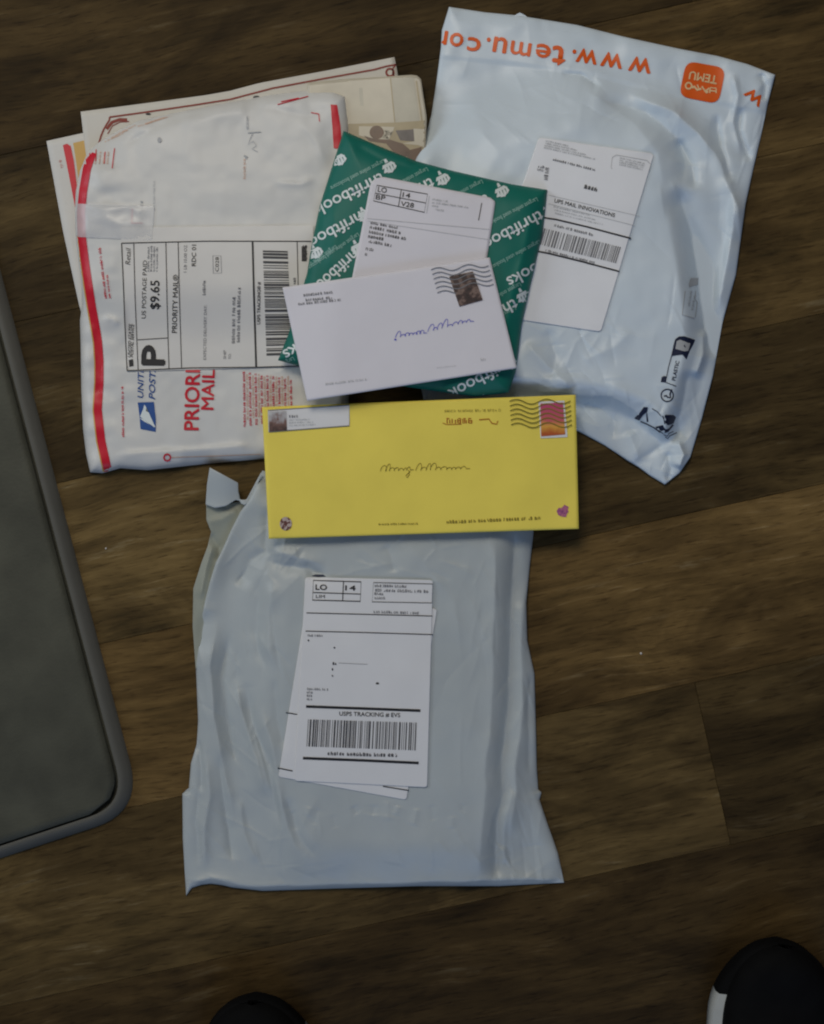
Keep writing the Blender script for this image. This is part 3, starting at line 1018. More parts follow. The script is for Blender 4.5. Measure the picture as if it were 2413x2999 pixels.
k.fuzz(*Z2(1274, 706), 89, 135, 10, 1.1); k.fuzz(*Z2(1306, 700), 89, 165, 10, 1.1)
k.text('1 LB 10.00 OZ', *Z2(968, 255), 89, 9, 80, 0.0)
for i in range(4):
    k.fuzz(*Z2(730 + i * 18, 250), 89, 76, 6, 0.8)
k.path([Z2(1135, 150), Z2(1186, 150), Z2(1190, 260), Z2(1138, 262)], 1.5, closed=True)
k.build('grey_print', lab, zD, 0.0012, 'ink_grey')
k = Ink()
k.fuzz(*Z1(908, 345), 90, 42, 8, 0.7)
k.path([Z1(905, 360), Z1(960, 356)], 3); k.path([Z1(925, 362), Z1(915, 385), Z1(905, 410), Z1(928, 395), Z1(940, 415), Z1(922, 428), Z1(945, 440)], 2)
k.path([Z1(888, 456), Z1(902, 462), Z1(895, 470)], 5); k.disc(Z1(530, 390), 6, 8)
k.fuzz(*Z1(512, 690), 90, 90, 7, 0.5)
k.fuzz(*Z1(460, 690), 90, 38, 9)
k.build('pen_marks', d, zD, 0.0006, 'ink_pale_grey', clipD)

# ------------------------------------------------------------------ big white poly mailer (upper right)
e_ = thing('poly_mailer', 1720, 720, 'large white plastic mailer with orange web address printed upside down along its top', 'mailer')
E_top = [(1315, 20), (1420, 36), (1515, 45), (1690, 73), (1829, 108), (1990, 143), (2102, 164), (2190, 188), (2270, 219)]
E_right = [(2270, 219), (2249, 301), (2228, 400), (2207, 490), (2183, 600), (2155, 805), (2116, 944), (2088, 1100), (2055, 1227), (2022, 1338), (1990, 1385)]
E_bot = [(1240, 1170), (1400, 1215), (1560, 1240), (1694, 1263), (1772, 1305), (1838, 1349), (1870, 1368), (1905, 1394), (1947, 1419), (1990, 1385)]
E_left = [(1315, 20), (1294, 88), (1291, 140), (1278, 240), (1263, 336), (1240, 420), (1214, 475), (1190, 640), (1180, 900), (1240, 1170)]
E_out = E_top + E_right[1:] + E_bot[::-1][1:] + E_left[::-1][1:-1]
E_core = [(1420, 400), (1700, 330), (1900, 420), (1965, 560), (2005, 760), (2028, 930), (2030, 1040), (1985, 1190), (1950, 1250), (1880, 1190), (1780, 1150), (1600, 1135), (1330, 1120), (1300, 700)]
E_lab = Quad((1578, 402), (1916, 450), (1760, 972), (1400, 918))


E_fine = scatter(3, 95, [(2040, 220, 2230, 900, 95, 22, 150, 0.0016, 7), (1900, 300, 2130, 620, 55, 25, 150, 0.0014, 8), (1700, 1170, 2000, 1390, 35, 35, 90, 0.0016, 6),
                         (1700, 1170, 2000, 1390, 110, 30, 70, 0.0014, 5), (1990, 900, 2110, 1330, 105, 18, 130, 0.0016, 6), (1530, 960, 1760, 1150, 60, 45, 110, 0.0012, 8),
                         (1300, 210, 1900, 400, 20, 40, 160, 0.0007, 10), (1780, 600, 1990, 1150, 80, 60, 120, 0.0007, 9), (1270, 30, 2200, 200, 95, 25, 70, 0.0006, 7)])

E_fine += scatter(23, 80, [(1960, 220, 2220, 1300, 92, 30, 120, 0.0012, 4.2), (1690, 1160, 2000, 1400, 45, 60, 70, 0.0012, 4), (1530, 960, 1800, 1160, 70, 60, 90, 0.0010, 4.5), (1290, 200, 1960, 420, 30, 50, 110, 0.0006, 5)])


def zbE(x, y):
    x = np.asarray(x, float); y = np.asarray(y, float)
    dl, _, _ = pdist(x, y, E_left)
    return 0.0012 + 0.0165 * np.exp(-(dl / 90) ** 2) * sstep(330, 500, y) * (1 - sstep(650, 900, y))


def zE(x, y):
    x = np.asarray(x, float); y = np.asarray(y, float)
    xw, yw = warped(x, y, 91)
    e = np.maximum(sdist(x, y, E_out), 0)
    cd = sdist(x, y, E_core)
    core = sstep(-190, 60, cd)
    steep = sstep(-52, 30, cd) * sstep(560, 800, y) + core * (1 - sstep(560, 800, y))
    z = zbE(x, y) + 0.001 + 0.0035 * dome(e, 45) + 0.0185 * steep
    lab = sstep(-20, 30, sdist(x, y, [tuple(p) for p in E_lab.c]))
    q = 1 - 0.65 * lab
    # flap seam under the printed band
    z += 0.0010 * sstep(10, -10, pdist(x, y, [(1270, 165), (1480, 184), (1722, 214), (1900, 260), (2240, 330)])[0] * np.sign(y - np.interp(x, [1270, 1480, 1722, 1900, 2240], [165, 184, 214, 260, 330])))
    z += crease(xw, yw, [(1640, 214), (1700, 218), (1760, 260)], -0.0020, 7, 12)
    # big folds running down the right side
    z += q * crease(xw, yw, [(1830, 270), (1974, 326), (2050, 390), (2095, 450), (2122, 505), (2158, 608), (2165, 720)], 0.0077, 26, 30)
    z += q * crease(xw, yw, [(1740, 290), (1890, 330), (1983, 400), (2010, 470), (2000, 560)], -0.0056, 24, 30)
    z += q * crease(xw, yw, [(1985, 400), (2030, 480), (2040, 560)], -0.0050, 16, 20)
    z += q * crease(xw, yw, [(1983, 540), (1998, 600), (2033, 719), (2060, 808), (2068, 897), (2084, 1000), (2090, 1060)], -0.0106, 34, 26, fade=.12)
    z += q * crease(xw, yw, [(2148, 560), (2140, 700), (2120, 820), (2100, 930)], 0.0052, 24, 14)
    z += q * crease(xw, yw, [(2102, 330), (2104, 380), (2110, 430), (2131, 490), (2150, 540)], -0.0045, 10, 20)
    z += q * crease(xw, yw, [(2173, 312), (2166, 386), (2178, 430), (2197, 480)], -0.0038, 9, 16)
    z += q * crease(xw, yw, [(2140, 200), (2160, 280), (2150, 360), (2170, 460)], 0.0030, 14, 12)
    z += q * crease(xw, yw, [(2225, 205), (2240, 250), (2235, 300)], -0.0031, 14, 12)
    z += q * crease(xw, yw, [(2063, 960), (2060, 1040), (2035, 1110)], 0.0068, 16, 16)
    z += q * crease(xw, yw, [(2018, 1080), (2004, 1150), (1985, 1230), (1998, 1300)], -0.0042, 16, 22)
    z += q * crease(xw, yw, [(1700, 260), (1850, 350), (1930, 450), (1950, 560)], 0.0027, 40, 34)
    # end fold at the bottom
    z += crease(xw, yw, [(1560, 1150), (1700, 1158), (1790, 1160), (1860, 1205), (1905, 1250), (1985, 1285)], 0.0050, 36, 12, fade=.12)
    z += crease(xw, yw, [(1985, 1280), (2003, 1330), (1990, 1375)], 0.0057, 10, 22)
    z += crease(xw, yw, [(1960, 1320), (1966, 1370), (1950, 1410)], -0.0030, 14, 12)
    z += crease(xw, yw, [(1694, 1168), (1760, 1195), (1800, 1235), (1790, 1290)], -0.0027, 14, 18)
    z += crease(xw, yw, [(1850, 1355), (1900, 1330), (1950, 1300)], -0.0020, 10, 14)
    z += crease(xw, yw, [(1840, 1260), (1860, 1320), (1870, 1360)], 0.0027, 20, 18)
    # lower left shoulder
    z += crease(xw, yw, [(1535, 1000), (1610, 1080), (1680, 1150)], 0.0032, 18, 26)
    z += crease(xw, yw, [(1600, 960), (1625, 1040), (1615, 1120)], -0.0027, 16, 22)
    z += crease(xw, yw, [(1700, 1060), (1800, 1010), (1850, 960)], 0.0015, 24, 24)
    edge = np.exp(-e / 70)
    z += q * (0.0011 * fbm(x / 170, y / 170, 31, 3) + 0.0016 * edge * vnoise(x / 60, y / 60, 33))
    z += q * crinkles(xw, yw, E_fine)
    return z


pillow('body', e_, (E_top, E_right, E_bot, E_left), 270, 370, zE, zbE, 'poly_white')
k = Ink(); k.poly([(1500, 50), (1514, 41), (1522, 37), (1535, 43), (1553, 56), (1545, 62)])
k.build('flap_corner', e_, lambda x, y: 0.004 + 0 * x, 0.0, 'poly_white')
clipE = [tuple(np.array(p) + (np.array((1720, 720)) - np.array(p)) * 0.006) for p in E_out]
k = Ink()
TA = 171.0
for ch, x, y, w, h in (('w', 1878, 170, 62, 38), ('w', 1795, 157, 60, 37), ('w', 1722, 146, 58, 36), ('.', 1683, 146, 9, 9), ('t', 1640, 137, 36, 52), ('e', 1594, 131, 40, 35), ('m', 1528, 124, 56, 34),
                       ('u', 1468, 111, 36, 40), ('.', 1432, 111, 9, 9), ('c', 1391, 112, 36, 35), ('o', 1340, 98, 36, 35), ('m', 1284, 88, 54, 36)):
    k.text(ch, x, y, TA if ch != 't' else 173, h + 3, w + 2, 0.034, 0, 'C', True)
k.text('w', 2219, 272, 140, 30, 58, 0.03, 0, 'C', True)
QT = Quad((2010, 178), (2126, 199), (2104, 305), (1988, 282))
k.poly(rounded(QT, 30))
k.build('orange_print', e_, zE, 0.0005, 'ink_orange', clipE)
k = Ink()
k.text('TEMU', *QT.p(0.84, 0.26), 169.5, 24, 82, 0.03)
for i, u in enumerate((0.80, 0.62, 0.40, 0.20)):
    x, y = QT.p(u, 0.66)
    if i == 0:
        k.path([(x - 10, y + 8), (x - 8, y - 8), (x + 9, y - 6), (x + 9, y + 8)], 4); k.line((x - 12, y), (x + 10, y + 3), 4)
    elif i == 1:
        k.path([(x - 12, y - 8), (x - 3, y + 6), (x + 10, y - 2)], 5); k.disc((x + 2, y + 8), 5)
    elif i == 2:
        k.path([(x - 10, y - 4), (x, y + 8), (x + 12, y + 4)], 6); k.line((x, y - 8), (x + 6, y + 8), 4)
    else:
        k.ring((x - 2, y), 9, 5); k.disc((x + 10, y + 4), 4)
k.build('cream_print', e_, zE, 0.0008, 'ink_cream', clipE)
# printed recycling and warning marks
k = Ink()
k.poly([ZB(220, 1492), ZB(250, 1360), ZB(262, 1325), ZB(300, 1298), ZB(350, 1296), ZB(458, 1332), ZB(438, 1380), ZB(405, 1440), ZB(372, 1526), ZB(335, 1478), ZB(300, 1480)])
k.poly([ZB(128, 1700), ZB(150, 1688), ZB(172, 1692), ZB(160, 1752), ZB(118, 1748)])
k.path([ZB(225, 1492), ZB(195, 1600), ZB(165, 1750), ZB(270, 1790)], 2.5)
k.text('PLASTIC', *ZB(262, 1735), 78, 11, 58, 0.02)
k.ring(ZB(182, 1880), 18, 3.4)
k.path([ZB(150, 1888), ZB(172, 1882), ZB(185, 1898), ZB(215, 1902), ZB(208, 1870), ZB(228, 1820)], 4.5)
k.poly([ZC(485, 520), ZC(560, 440), ZC(600, 380), ZC(650, 385), ZC(640, 440), ZC(590, 480), ZC(545, 545)])
k.poly([ZC(640, 440), ZC(655, 560), ZC(635, 560), ZC(630, 470)])
k.path([ZC(560, 555), ZC(640, 590), ZC(720, 630), ZC(800, 690)], 3.5)
k.poly([ZC(740, 620), ZC(830, 600), ZC(862, 650), ZC(905, 640), ZC(945, 590), ZC(965, 600), ZC(900, 680), ZC(830, 705), ZC(770, 668)])
k.poly([ZC(820, 490), ZC(870, 475), ZC(960, 478), ZC(992, 505), ZC(960, 580), ZC(900, 600), ZC(850, 590), ZC(838, 530)])
k.path([ZC(840, 715), ZC(885, 735), ZC(905, 700), ZC(960, 675)], 2.2); k.path([ZC(860, 740), ZC(890, 765), ZC(915, 730), ZC(1000, 690)], 2.2)
k.path([ZC(700, 400), ZC(760, 435), ZC(810, 490)], 2.2)
k.build('black_print', e_, zE, 0.0005, 'ink_navy', clipE)
k = Ink()
k.poly([ZB(262, 1420), ZB(275, 1345), ZB(310, 1330), ZB(410, 1368), ZB(390, 1440), ZB(350, 1445)])
k.poly([ZB(395, 780), ZB(415, 722), ZB(490, 722), ZB(485, 790), ZB(440, 800), ZB(400, 815)])
k.path([ZB(360, 850), ZB(330, 1085), ZB(450, 1120)], 2); k.path([ZB(465, 850), ZB(455, 930), ZB(480, 960), ZB(460, 1110)], 2)
k.fuzz(*ZB(405, 1000), 80, 50, 7, 0.7); k.fuzz(*ZB(440, 1040), 80, 50, 7, 0.7)
k.build('grey_print', e_, zE, 0.0007, 'ink_grey' if False else 'ink_pale_grey', clipE)
# shipping label
l2 = sheet('shipping_label', e_, E_lab, 10, zE, 0.0010, 'label_bright')
k = Ink()
g = -14
k.path([ZD(60, 1105), ZD(300, 1140), ZD(700, 1235), ZD(1000, 1315), ZD(1250, 1380)], 4.5)
k.path([ZD(-40, 1525), ZD(200, 1570), ZD(600, 1668), ZD(1100, 1800)], 4.5)
k.text('UPS MAIL INNOVATIONS', *ZD(272, 920), g, 11.5, 182, 0.01)
k.fuzz(*ZD(650, 745), -14, 42, 12, 1.8)
k.build('black_print', l2, zE, 0.0014, 'ink_black')
k = Ink(); k.bars(Quad(ZD(80, 1235), ZD(1140, 1495), ZD(1075, 1700), ZD(20, 1440)), 40, 9, 0.1)
k.fuzz(*ZD(255, 1225), g, 122, 8, 1.2); k.fuzz(*ZD(160, 1545), g, 150, 7, 1.2); k.fuzz(*ZD(255, 390), -14, 130, 7, 1.6)
k.fuzz(*ZD(60, 480), -8, 26, 8, 1.2); k.fuzz(*ZD(55, 520), -8, 18, 8); k.fuzz(*ZD(190, 640), 83, 42, 12, 1.0)
k.build('grey_print', l2, zE, 0.0014, 'ink_grey')
k = Ink()
for i in range(4):
    k.fuzz(*ZD(165 - i * 8, 150 + i * 28), -13, 70 + i * 28, 5, 1.0)
for i in range(4):
    k.fuzz(*ZD(1100, 365 + i * 28), -13, 75, 5, 0.9)
k.path([ZD(1010, 355), ZD(1060, 320), ZD(1450, 390), ZD(1500, 440), ZD(1480, 520)], 1.5); k.path([ZD(1010, 355), ZD(995, 480), ZD(1010, 500)], 1.5)
for i in range(3):
    k.fuzz(*ZD(262 + i * 10, 985 + i * 42), -13.5, 110 + i * 18, 5, 0.8)
k.line(ZD(200, 830), ZD(1360, 1100), 1.2); k.line(ZD(200, 940), ZD(1300, 1220), 1.2)
k.build('faint_print', l2, zE, 0.0013, 'ink_pale_grey')

# ------------------------------------------------------------------ green mailer
f_ = thing('green_mailer', 1200, 780, 'dark green plastic book mailer with white diagonal lettering', 'mailer', z=0.0265)
F_top = [(1006, 383), (1110, 428), (1216, 471), (1325, 500), (1496, 539), (1603, 556)]
F_right = [(1603, 556), (1589, 682), (1548, 858), (1527, 956), (1510, 1090), (1490, 1150)]
F_bot = [(814, 1055), (860, 1068), (1030, 1108), (1210, 1136), (1392, 1162), (1490, 1150)]
F_left = [(1006, 383), (972, 490), (936, 604), (914, 710), (899, 801), (847, 972), (814, 1055)]
F_out = F_top + F_right[1:] + F_bot[::-1][1:] + F_left[::-1][1:-1]
zbF = lambda x, y: 0.0262 + 0.0 * np.asarray(x, float)


def zF(x, y):
    x = np.asarray(x, float); y = np.asarray(y, float)
    e = np.maximum(sdist(x, y, F_out), 0)
    z = 0.0268 + 0.0125 * dome(e, 110)
    w = np.exp(-e / 60)
    z += 0.0012 * w * vnoise(x / 45, y / 45, 41) + 0.0004 * fbm(x / 120, y / 120, 43, 2)
    z += crease(x, y, [(1030, 420), (1120, 470), (1230, 500)], -0.0016, 14, 18)
    z += crease(x, y, [(1560, 600), (1540, 720), (1500, 860), (1480, 1000)], 0.0018, 22, 16)
    z += crease(x, y, [(960, 560), (985, 680), (960, 800)], 0.0012, 18, 18)
    z += crease(x, y, [(1290, 1140), (1380, 1110), (1470, 1100)], 0.0016, 16, 16)
    return z


pillow('body', f_, (F_top, F_right, F_bot, F_left), 120, 130, zF, zbF, 'poly_green')
clipF = [tuple(np.array(p) + (np.array((1210, 780)) - np.array(p)) * 0.008) for p in F_out]
k = Ink(); km = Ink()
words = [((648, 278), 207, 1), ((930, 306), 207, 1), ((1245, 398), 207, 1), ((1545, 492), 208, 1), ((512, 690), 222, 1), ((560, 480), 208, 1), ((1760, 660), 208, 0),
         ((1400, 990), 208, 0), ((1400, 1310), 208, 0), ((480, 1045), 212, 0), ((300, 395), 208, 0)]
for (x, y), an, on in words:
    px, py = Z5(x, y)
    k.text('thriftbooks', px, py, an, 35, 240 if an < 215 else 205, 0.018)
for x, y in ((400, 190), (682, 232), (985, 300), (1318, 368), (268, 715), (1440, 962), (1590, 462), (545, 505), (505, 690)):
    px, py = Z5(x, y)
    c_, s_ = math.cos(R(208)), math.sin(R(208))
    def rot(a, b):
        return (px + a * c_ - b * s_, py - (a * s_ + b * c_))
    for i in range(4):
        k.poly([rot(-20 + i * 9, 8), rot(-14 + i * 9, 8), rot(-12 + i * 11, 30 - abs(i - 1) * 5), rot(-22 + i * 10, 28 - abs(i - 2) * 5)])
    k.poly([rot(-22, 8), rot(20, 8), rot(14, -2), rot(-14, -2)])
    k.poly([rot(-6, -4), rot(4, -4), rot(2, -16), rot(-4, -16)])
for x, y, an, ln in ((662, 205, 207, 190), (905, 250, 207, 120), (1215, 320, 207, 120), (1525, 420, 207, 150), (515, 620, 214, 120), (390, 690, 214, 150), (1540, 660, 208, 60), (1430, 900, 208, 120), (1400, 1035, 208, 120), (150, 1320, 208, 60), (1230, 1530, 208, 80)):
    px, py = Z5(x, y)
    km.text('Largest online used bookstore', px, py, an, 13, 176, 0.004)
k.build('white_lettering', f_, zF, 0.0004, 'ink_white', clipF)
km.build('small_lettering', f_, zF, 0.0004, 'ink_mint', clipF)
QG = Quad((1090, 512), (1452, 582), (1400, 930), (1014, 900))
zG = lambda x, y: zF(x, y)
g_ = sheet('address_label', f_, QG, (34, 16, 8, 8), zF, 0.0008, 'paper_cool')
k = Ink()
k.path([Z5(624, 352), Z5(910, 402), Z5(892, 505), Z5(605, 440)], 2.4, closed=True)
k.line(Z5(762, 376), Z5(745, 474), 2.2); k.line(Z5(614, 396), Z5(900, 452), 2.2)
k.text('LO', *Z5(628, 388), -9, 15, 26, 0.01); k.text('14', *Z5(768, 418), -9, 14, 22, 0.01)
k.text('BP', *Z5(616, 430), -9, 14, 28, 0.01); k.text('V28', *Z5(758, 468), -9, 14, 38, 0.01)
k.line(Z5(1216, 452), Z5(1198, 550), 2.4)
for i, ln in enumerate((85, 92, 118, 46, 78)):
    k.fuzz(*Z5(588 - i * 5, 570 + i * 26), -11, ln, 9, 1.2)
k.fuzz(*Z5(560, 718), -9, 26, 9, 1.2); k.fuzz(*Z5(556, 748), -9, 12, 9)
k.build('black_print', g_, zF, 0.0011, 'ink_black')
k = Ink()
for i, ln in enumerate((50, 112, 20, 26)):
    k.fuzz(*Z5(935 + (i == 3) * 20, 436 + i * 18 + (i > 2) * 4), -8, ln, 6, 1.0)
k.path([Z5(920, 412), Z5(905, 510)], 1.4)
k.line(Z5(570, 540), Z5(1262, 602), 1.2); k.line(Z5(575, 555), Z5(1260, 660), 1.0)
k.fuzz(*Z5(850, 890), 5, 24, 8); k.fuzz(*Z5(850, 915), 5, 24, 7)
k.build('faint_print', g_, zF, 0.0011, 'ink_pale_grey')

# ------------------------------------------------------------------ small white envelope
QH = Quad((827, 842), (1434, 754), (1514, 1078), (899, 1174))
zH = lambda x, y: 0.0372 + 0.0065 * sstep(815, 1000, x) + 0.0005 * np.sin(np.asarray(y, float) / 90)
h_ = thing('letter_envelope', 1170, 960, 'small white letter envelope with dark stamp and wavy postmark, lying on the green mailer', 'envelope', z=0.037)
sd = lambda q: ([q.c[0], q.c[1]], [q.c[1], q.c[2]], [q.c[3], q.c[2]], [q.c[0], q.c[3]])


def zenv(q, zf, th, seed):
    out = [tuple(p) for p in q.c]

    def fn(x, y):
        e = np.maximum(sdist(x, y, out), 0)
        return zf(x, y) + th * dome(e, 9) + 0.00025 * fbm(np.asarray(x) / 160, np.asarray(y) / 160, seed, 2)
    return fn


zHt = zenv(QH, zH, 0.0006, 51)
pillow('body', h_, sd(QH), 80, 50, zHt, zH, 'paper_cool', 0.0004)
k = Ink()
for i, (x, y, ln) in enumerate(((210, 980, 92), (222, 1008, 82), (180, 1030, 128))):
    k.fuzz(*Z5(x, y), 6, ln, 8, 1.2)
k.build('return_address', h_, zHt, 0.0004, 'ink_grey')
k = Ink(); k.fuzz(*Z5(335, 1482), 7, 124, 7, 0.8); k.fuzz(*Z5(1212, 1345), 7, 20, 9); k.fuzz(*Z5(960, 1386), 6, 60, 3, .6)
k.build('faint_print', h_, zHt, 0.0004, 'ink_pale_grey')


def wave(z, x0, y0, x1, y1, n, dx, dy, amp, cyc, tilt=0):
    out = []
    for i in range(n):
        pts = []
        for j in range(40):
            t = j / 39
            pts.append(z(x0 + (x1 - x0) * t + dx * i, y0 + (y1 - y0) * t + dy * i - amp * math.sin(t * cyc * 2 * math.pi + .2)))
        out.append(pts)
    return out


k = Ink()
for i, p in enumerate(wave(Z5, 930, 832, 1255, 800, 6, 7, 26, 12, 1.9)):
    k.path(p if i < 5 else p[:14], 2.6)
k.build('postmark', h_, zHt, 0.0008, 'ink_grey')
QS = Quad(Z5(1032, 868), Z5(1166, 838), Z5(1222, 1000), Z5(1090, 1037))
sheet('stamp', h_, QS, 2, zHt, 0.0006, 'stamp_dark')
k = Ink()
k.cursive(Z5, 728, 1212, 885, 1188, 20, 7, 4, 1.7, (0,))
k.cursive(Z5, 912, 1178, 1150, 1122, 20, 9, 9, 1.7, (0, 2, 3))
k.path([Z5(722, 1222), Z5(735, 1224)], 4)
k.build('handwriting', h_, zHt, 0.0005, 'ink_pen_blue')

# ------------------------------------------------------------------ yellow envelope
QI = Quad((767, 1192), (1686, 1156), (1695, 1549), (787, 1578))
zI = lambda x, y: 0.0285 - 0.0015 * sstep(1180, 1560, y) + 0.0009 * np.sin(np.asarray(x, float) / 170) + 0.0016 * sstep(1600, 1690, x) * sstep(1430, 1550, y) + 0.0012 * (1 - sstep(770, 860, x))
i_ = thing('yellow_envelope', 1230, 1370, 'long bright yellow envelope with a pink stamp and wavy postmark', 'envelope', z=0.026)
zIt = zenv(QI, zI, 0.0007, 61)
pillow('body', i_, sd(QI), 110, 60, zIt, zI, 'yellow_paper', 0.0004)
q = Quad(Z6(76, 140), Z6(492, 112), Z6(492, 222), Z6(80, 254))
rl = sheet('return_label', i_, q, 2, zIt, 0.0004, 'label_white')
k = Ink(); k.path([q.p(0.004, .02), q.p(.996, .02), q.p(.996, .98), q.p(.004, .98)], 2.6, closed=True)
k.fuzz(*Z6(185, 180), 2, 26, 8, 1.2)
k.build('label_border', rl, zIt, 0.0007, 'ink_grey')
k = Ink()
for i in range(3):
    k.fuzz(*Z6(185, 195 + i * 14), 2, 60 + 10 * i, 5, .8)
k.build('label_print', rl, zIt, 0.0007, 'ink_pale_grey')
sheet('label_picture', rl, Quad(Z6(82, 150), Z6(170, 145), Z6(174, 244), Z6(84, 250)), 1, zIt, 0.0008, 'sticker_photo')
stp = sheet('stamp', i_, Quad(Z6(1452, 98), Z6(1584, 92), Z6(1600, 278), Z6(1462, 284)), 2, zIt, 0.0005, 'label_white')
sheet('stamp_picture', stp, Quad(Z6(1462, 108), Z6(1576, 102), Z6(1588, 264), Z6(1466, 274)), 1, zIt, 0.0008, 'stamp_sunset')
k = Ink()
for p in wave(Z6, 1305, 98, 1615, 96, 6, 1.5, 24, 12, 2.0):
    k.path(p, 3.0)
k.build('postmark', i_, zIt, 0.0012, 'ink_olive')
k = Ink()
k.cursive(Z6, 650, 452, 800, 446, 17, 7, 14, 1.7, (0, 1))
k.cursive(Z6, 828, 448, 1085, 440, 17, 10, 19, 1.7, (0, 2, 3))
k.path([Z6(792, 446), Z6(796, 470), Z6(784, 484), Z6(778, 474), Z6(800, 452)], 2.2)
k.build('handwriting', i_, zIt, 0.0004, 'ink_olive')
k = Ink()
k.fuzz(*Z6(640, 726), 1, 118, 6, 1.0); k.fuzz(*Z6(985, 718), 2.5, 282, 10, 1.3); k.fuzz(*Z6(975, 152), 1, 165, 8, .7)
k.build('small_print', i_, zIt, 0.0004, 'ink_olive')
k = Ink(); k.fuzz(*Z6(985, 208), 0, 96, 18, 1.0); k.path([Z6(1150, 190), Z6(1200, 186), Z6(1215, 208), Z6(1240, 212), Z6(1245, 196)], 3); k.path([Z6(965, 206), Z6(985, 214), Z6(1060, 212)], 2)
k.build('rust_print', i_, zIt, 0.0004, 'ink_rust')
for nm, c0, r0, mt in (('round_sticker', Z6(168, 718), 19, 'sticker_round'), ('flower_sticker', Z6(1577, 655), 18, 'sticker_pink')):
    k = Ink()
    if r0 == 19:
        k.disc(c0, 18, 20)
    else:
        k.poly([(c0[0] + r0 * rr_ * math.cos(a_), c0[1] + r0 * rr_ * math.sin(a_)) for a_, rr_ in ((0, .9), (.5, .75), (1.1, 1.05), (1.8, .9), (2.5, 1.0), (3.2, 1.05), (3.8, .9), (4.4, .6), (4.9, 1.1), (5.3, .7), (5.6, 1.15), (6.0, .8))])
    k.build(nm, i_, zIt, 0.0004, mt)

# ------------------------------------------------------------------ grey poly mailer at the bottom
j_ = thing('grey_mailer', 1080, 2050, 'large crumpled grey plastic mailer with a white tracking label, lowest in the picture', 'mailer')
J_left = [(768, 1378), (731, 1460), (704, 1498), (678, 1549), (652, 1607), (631, 1649), (614, 1703), (600, 1760), (582, 1850), (573, 1945), (580, 2111), (576, 2180), (559, 2235), (552, 2318), (534, 2324), (535, 2457), (545, 2623)]
J_bot = [(545, 2623), (562, 2600), (590, 2591), (618, 2588), (650, 2592), (680, 2599), (770, 2609), (984, 2602), (1226, 2595), (1461, 2595), (1652, 2585)]
J_right = [(1566, 1440), (1562, 1564), (1551, 1661), (1541, 1765), (1544, 1876), (1565, 1972), (1569, 2111), (1572, 2249), (1576, 2312), (1586, 2320), (1580, 2342), (1607, 2422), (1634, 2498), (1652, 2585)]
J_top = [(768, 1378), (900, 1400), (1200, 1425), (1566, 1440)]
J_out = J_top + J_right[1:] + J_bot[::-1][1:] + J_left[::-1][1:-1]
J_core = [(800, 1500), (1480, 1500), (1460, 2000), (1440, 2400), (1400, 2520), (900, 2500), (800, 2300), (800, 1800)]
K1 = Quad((894, 1690), (1268, 1699), (1251, 2306), (862, 2287))
K2 = Quad((905, 1716), (1280, 1784), (1190, 2343), (815, 2275))
J_fine = scatter(8, 120, [(560, 1800, 840, 2560, 80, 16, 190, 0.0017, 7), (560, 1800, 820, 2560, 60, 30, 110, 0.0013, 6), (620, 1480, 900, 1760, 110, 35, 120, 0.0014, 7),
                          (1440, 1560, 1570, 2560, 92, 10, 220, 0.0013, 7), (860, 2330, 1420, 2560, 60, 50, 110, 0.0008, 8), (1270, 1600, 1440, 2400, 88, 20, 220, 0.0007, 10),
                          (560, 2520, 1620, 2600, 5, 20, 120, 0.0008, 6), (780, 1590, 1440, 1690, 20, 40, 110, 0.0009, 9), (1480, 2300, 1640, 2570, 70, 20, 140, 0.0010, 8)])
J_fine += scatter(28, 90, [(550, 1780, 860, 2580, 78, 22, 130, 0.0012, 4.2), (1440, 1560, 1640, 2570, 88, 18, 130, 0.0011, 4.2), (600, 1480, 1440, 1700, 60, 60, 80, 0.0009, 4.5), (560, 2450, 1620, 2600, 30, 60, 80, 0.0008, 4.2)])
zbJ = lambda x, y: 0.0010 + 0.0 * np.asarray(x, float)


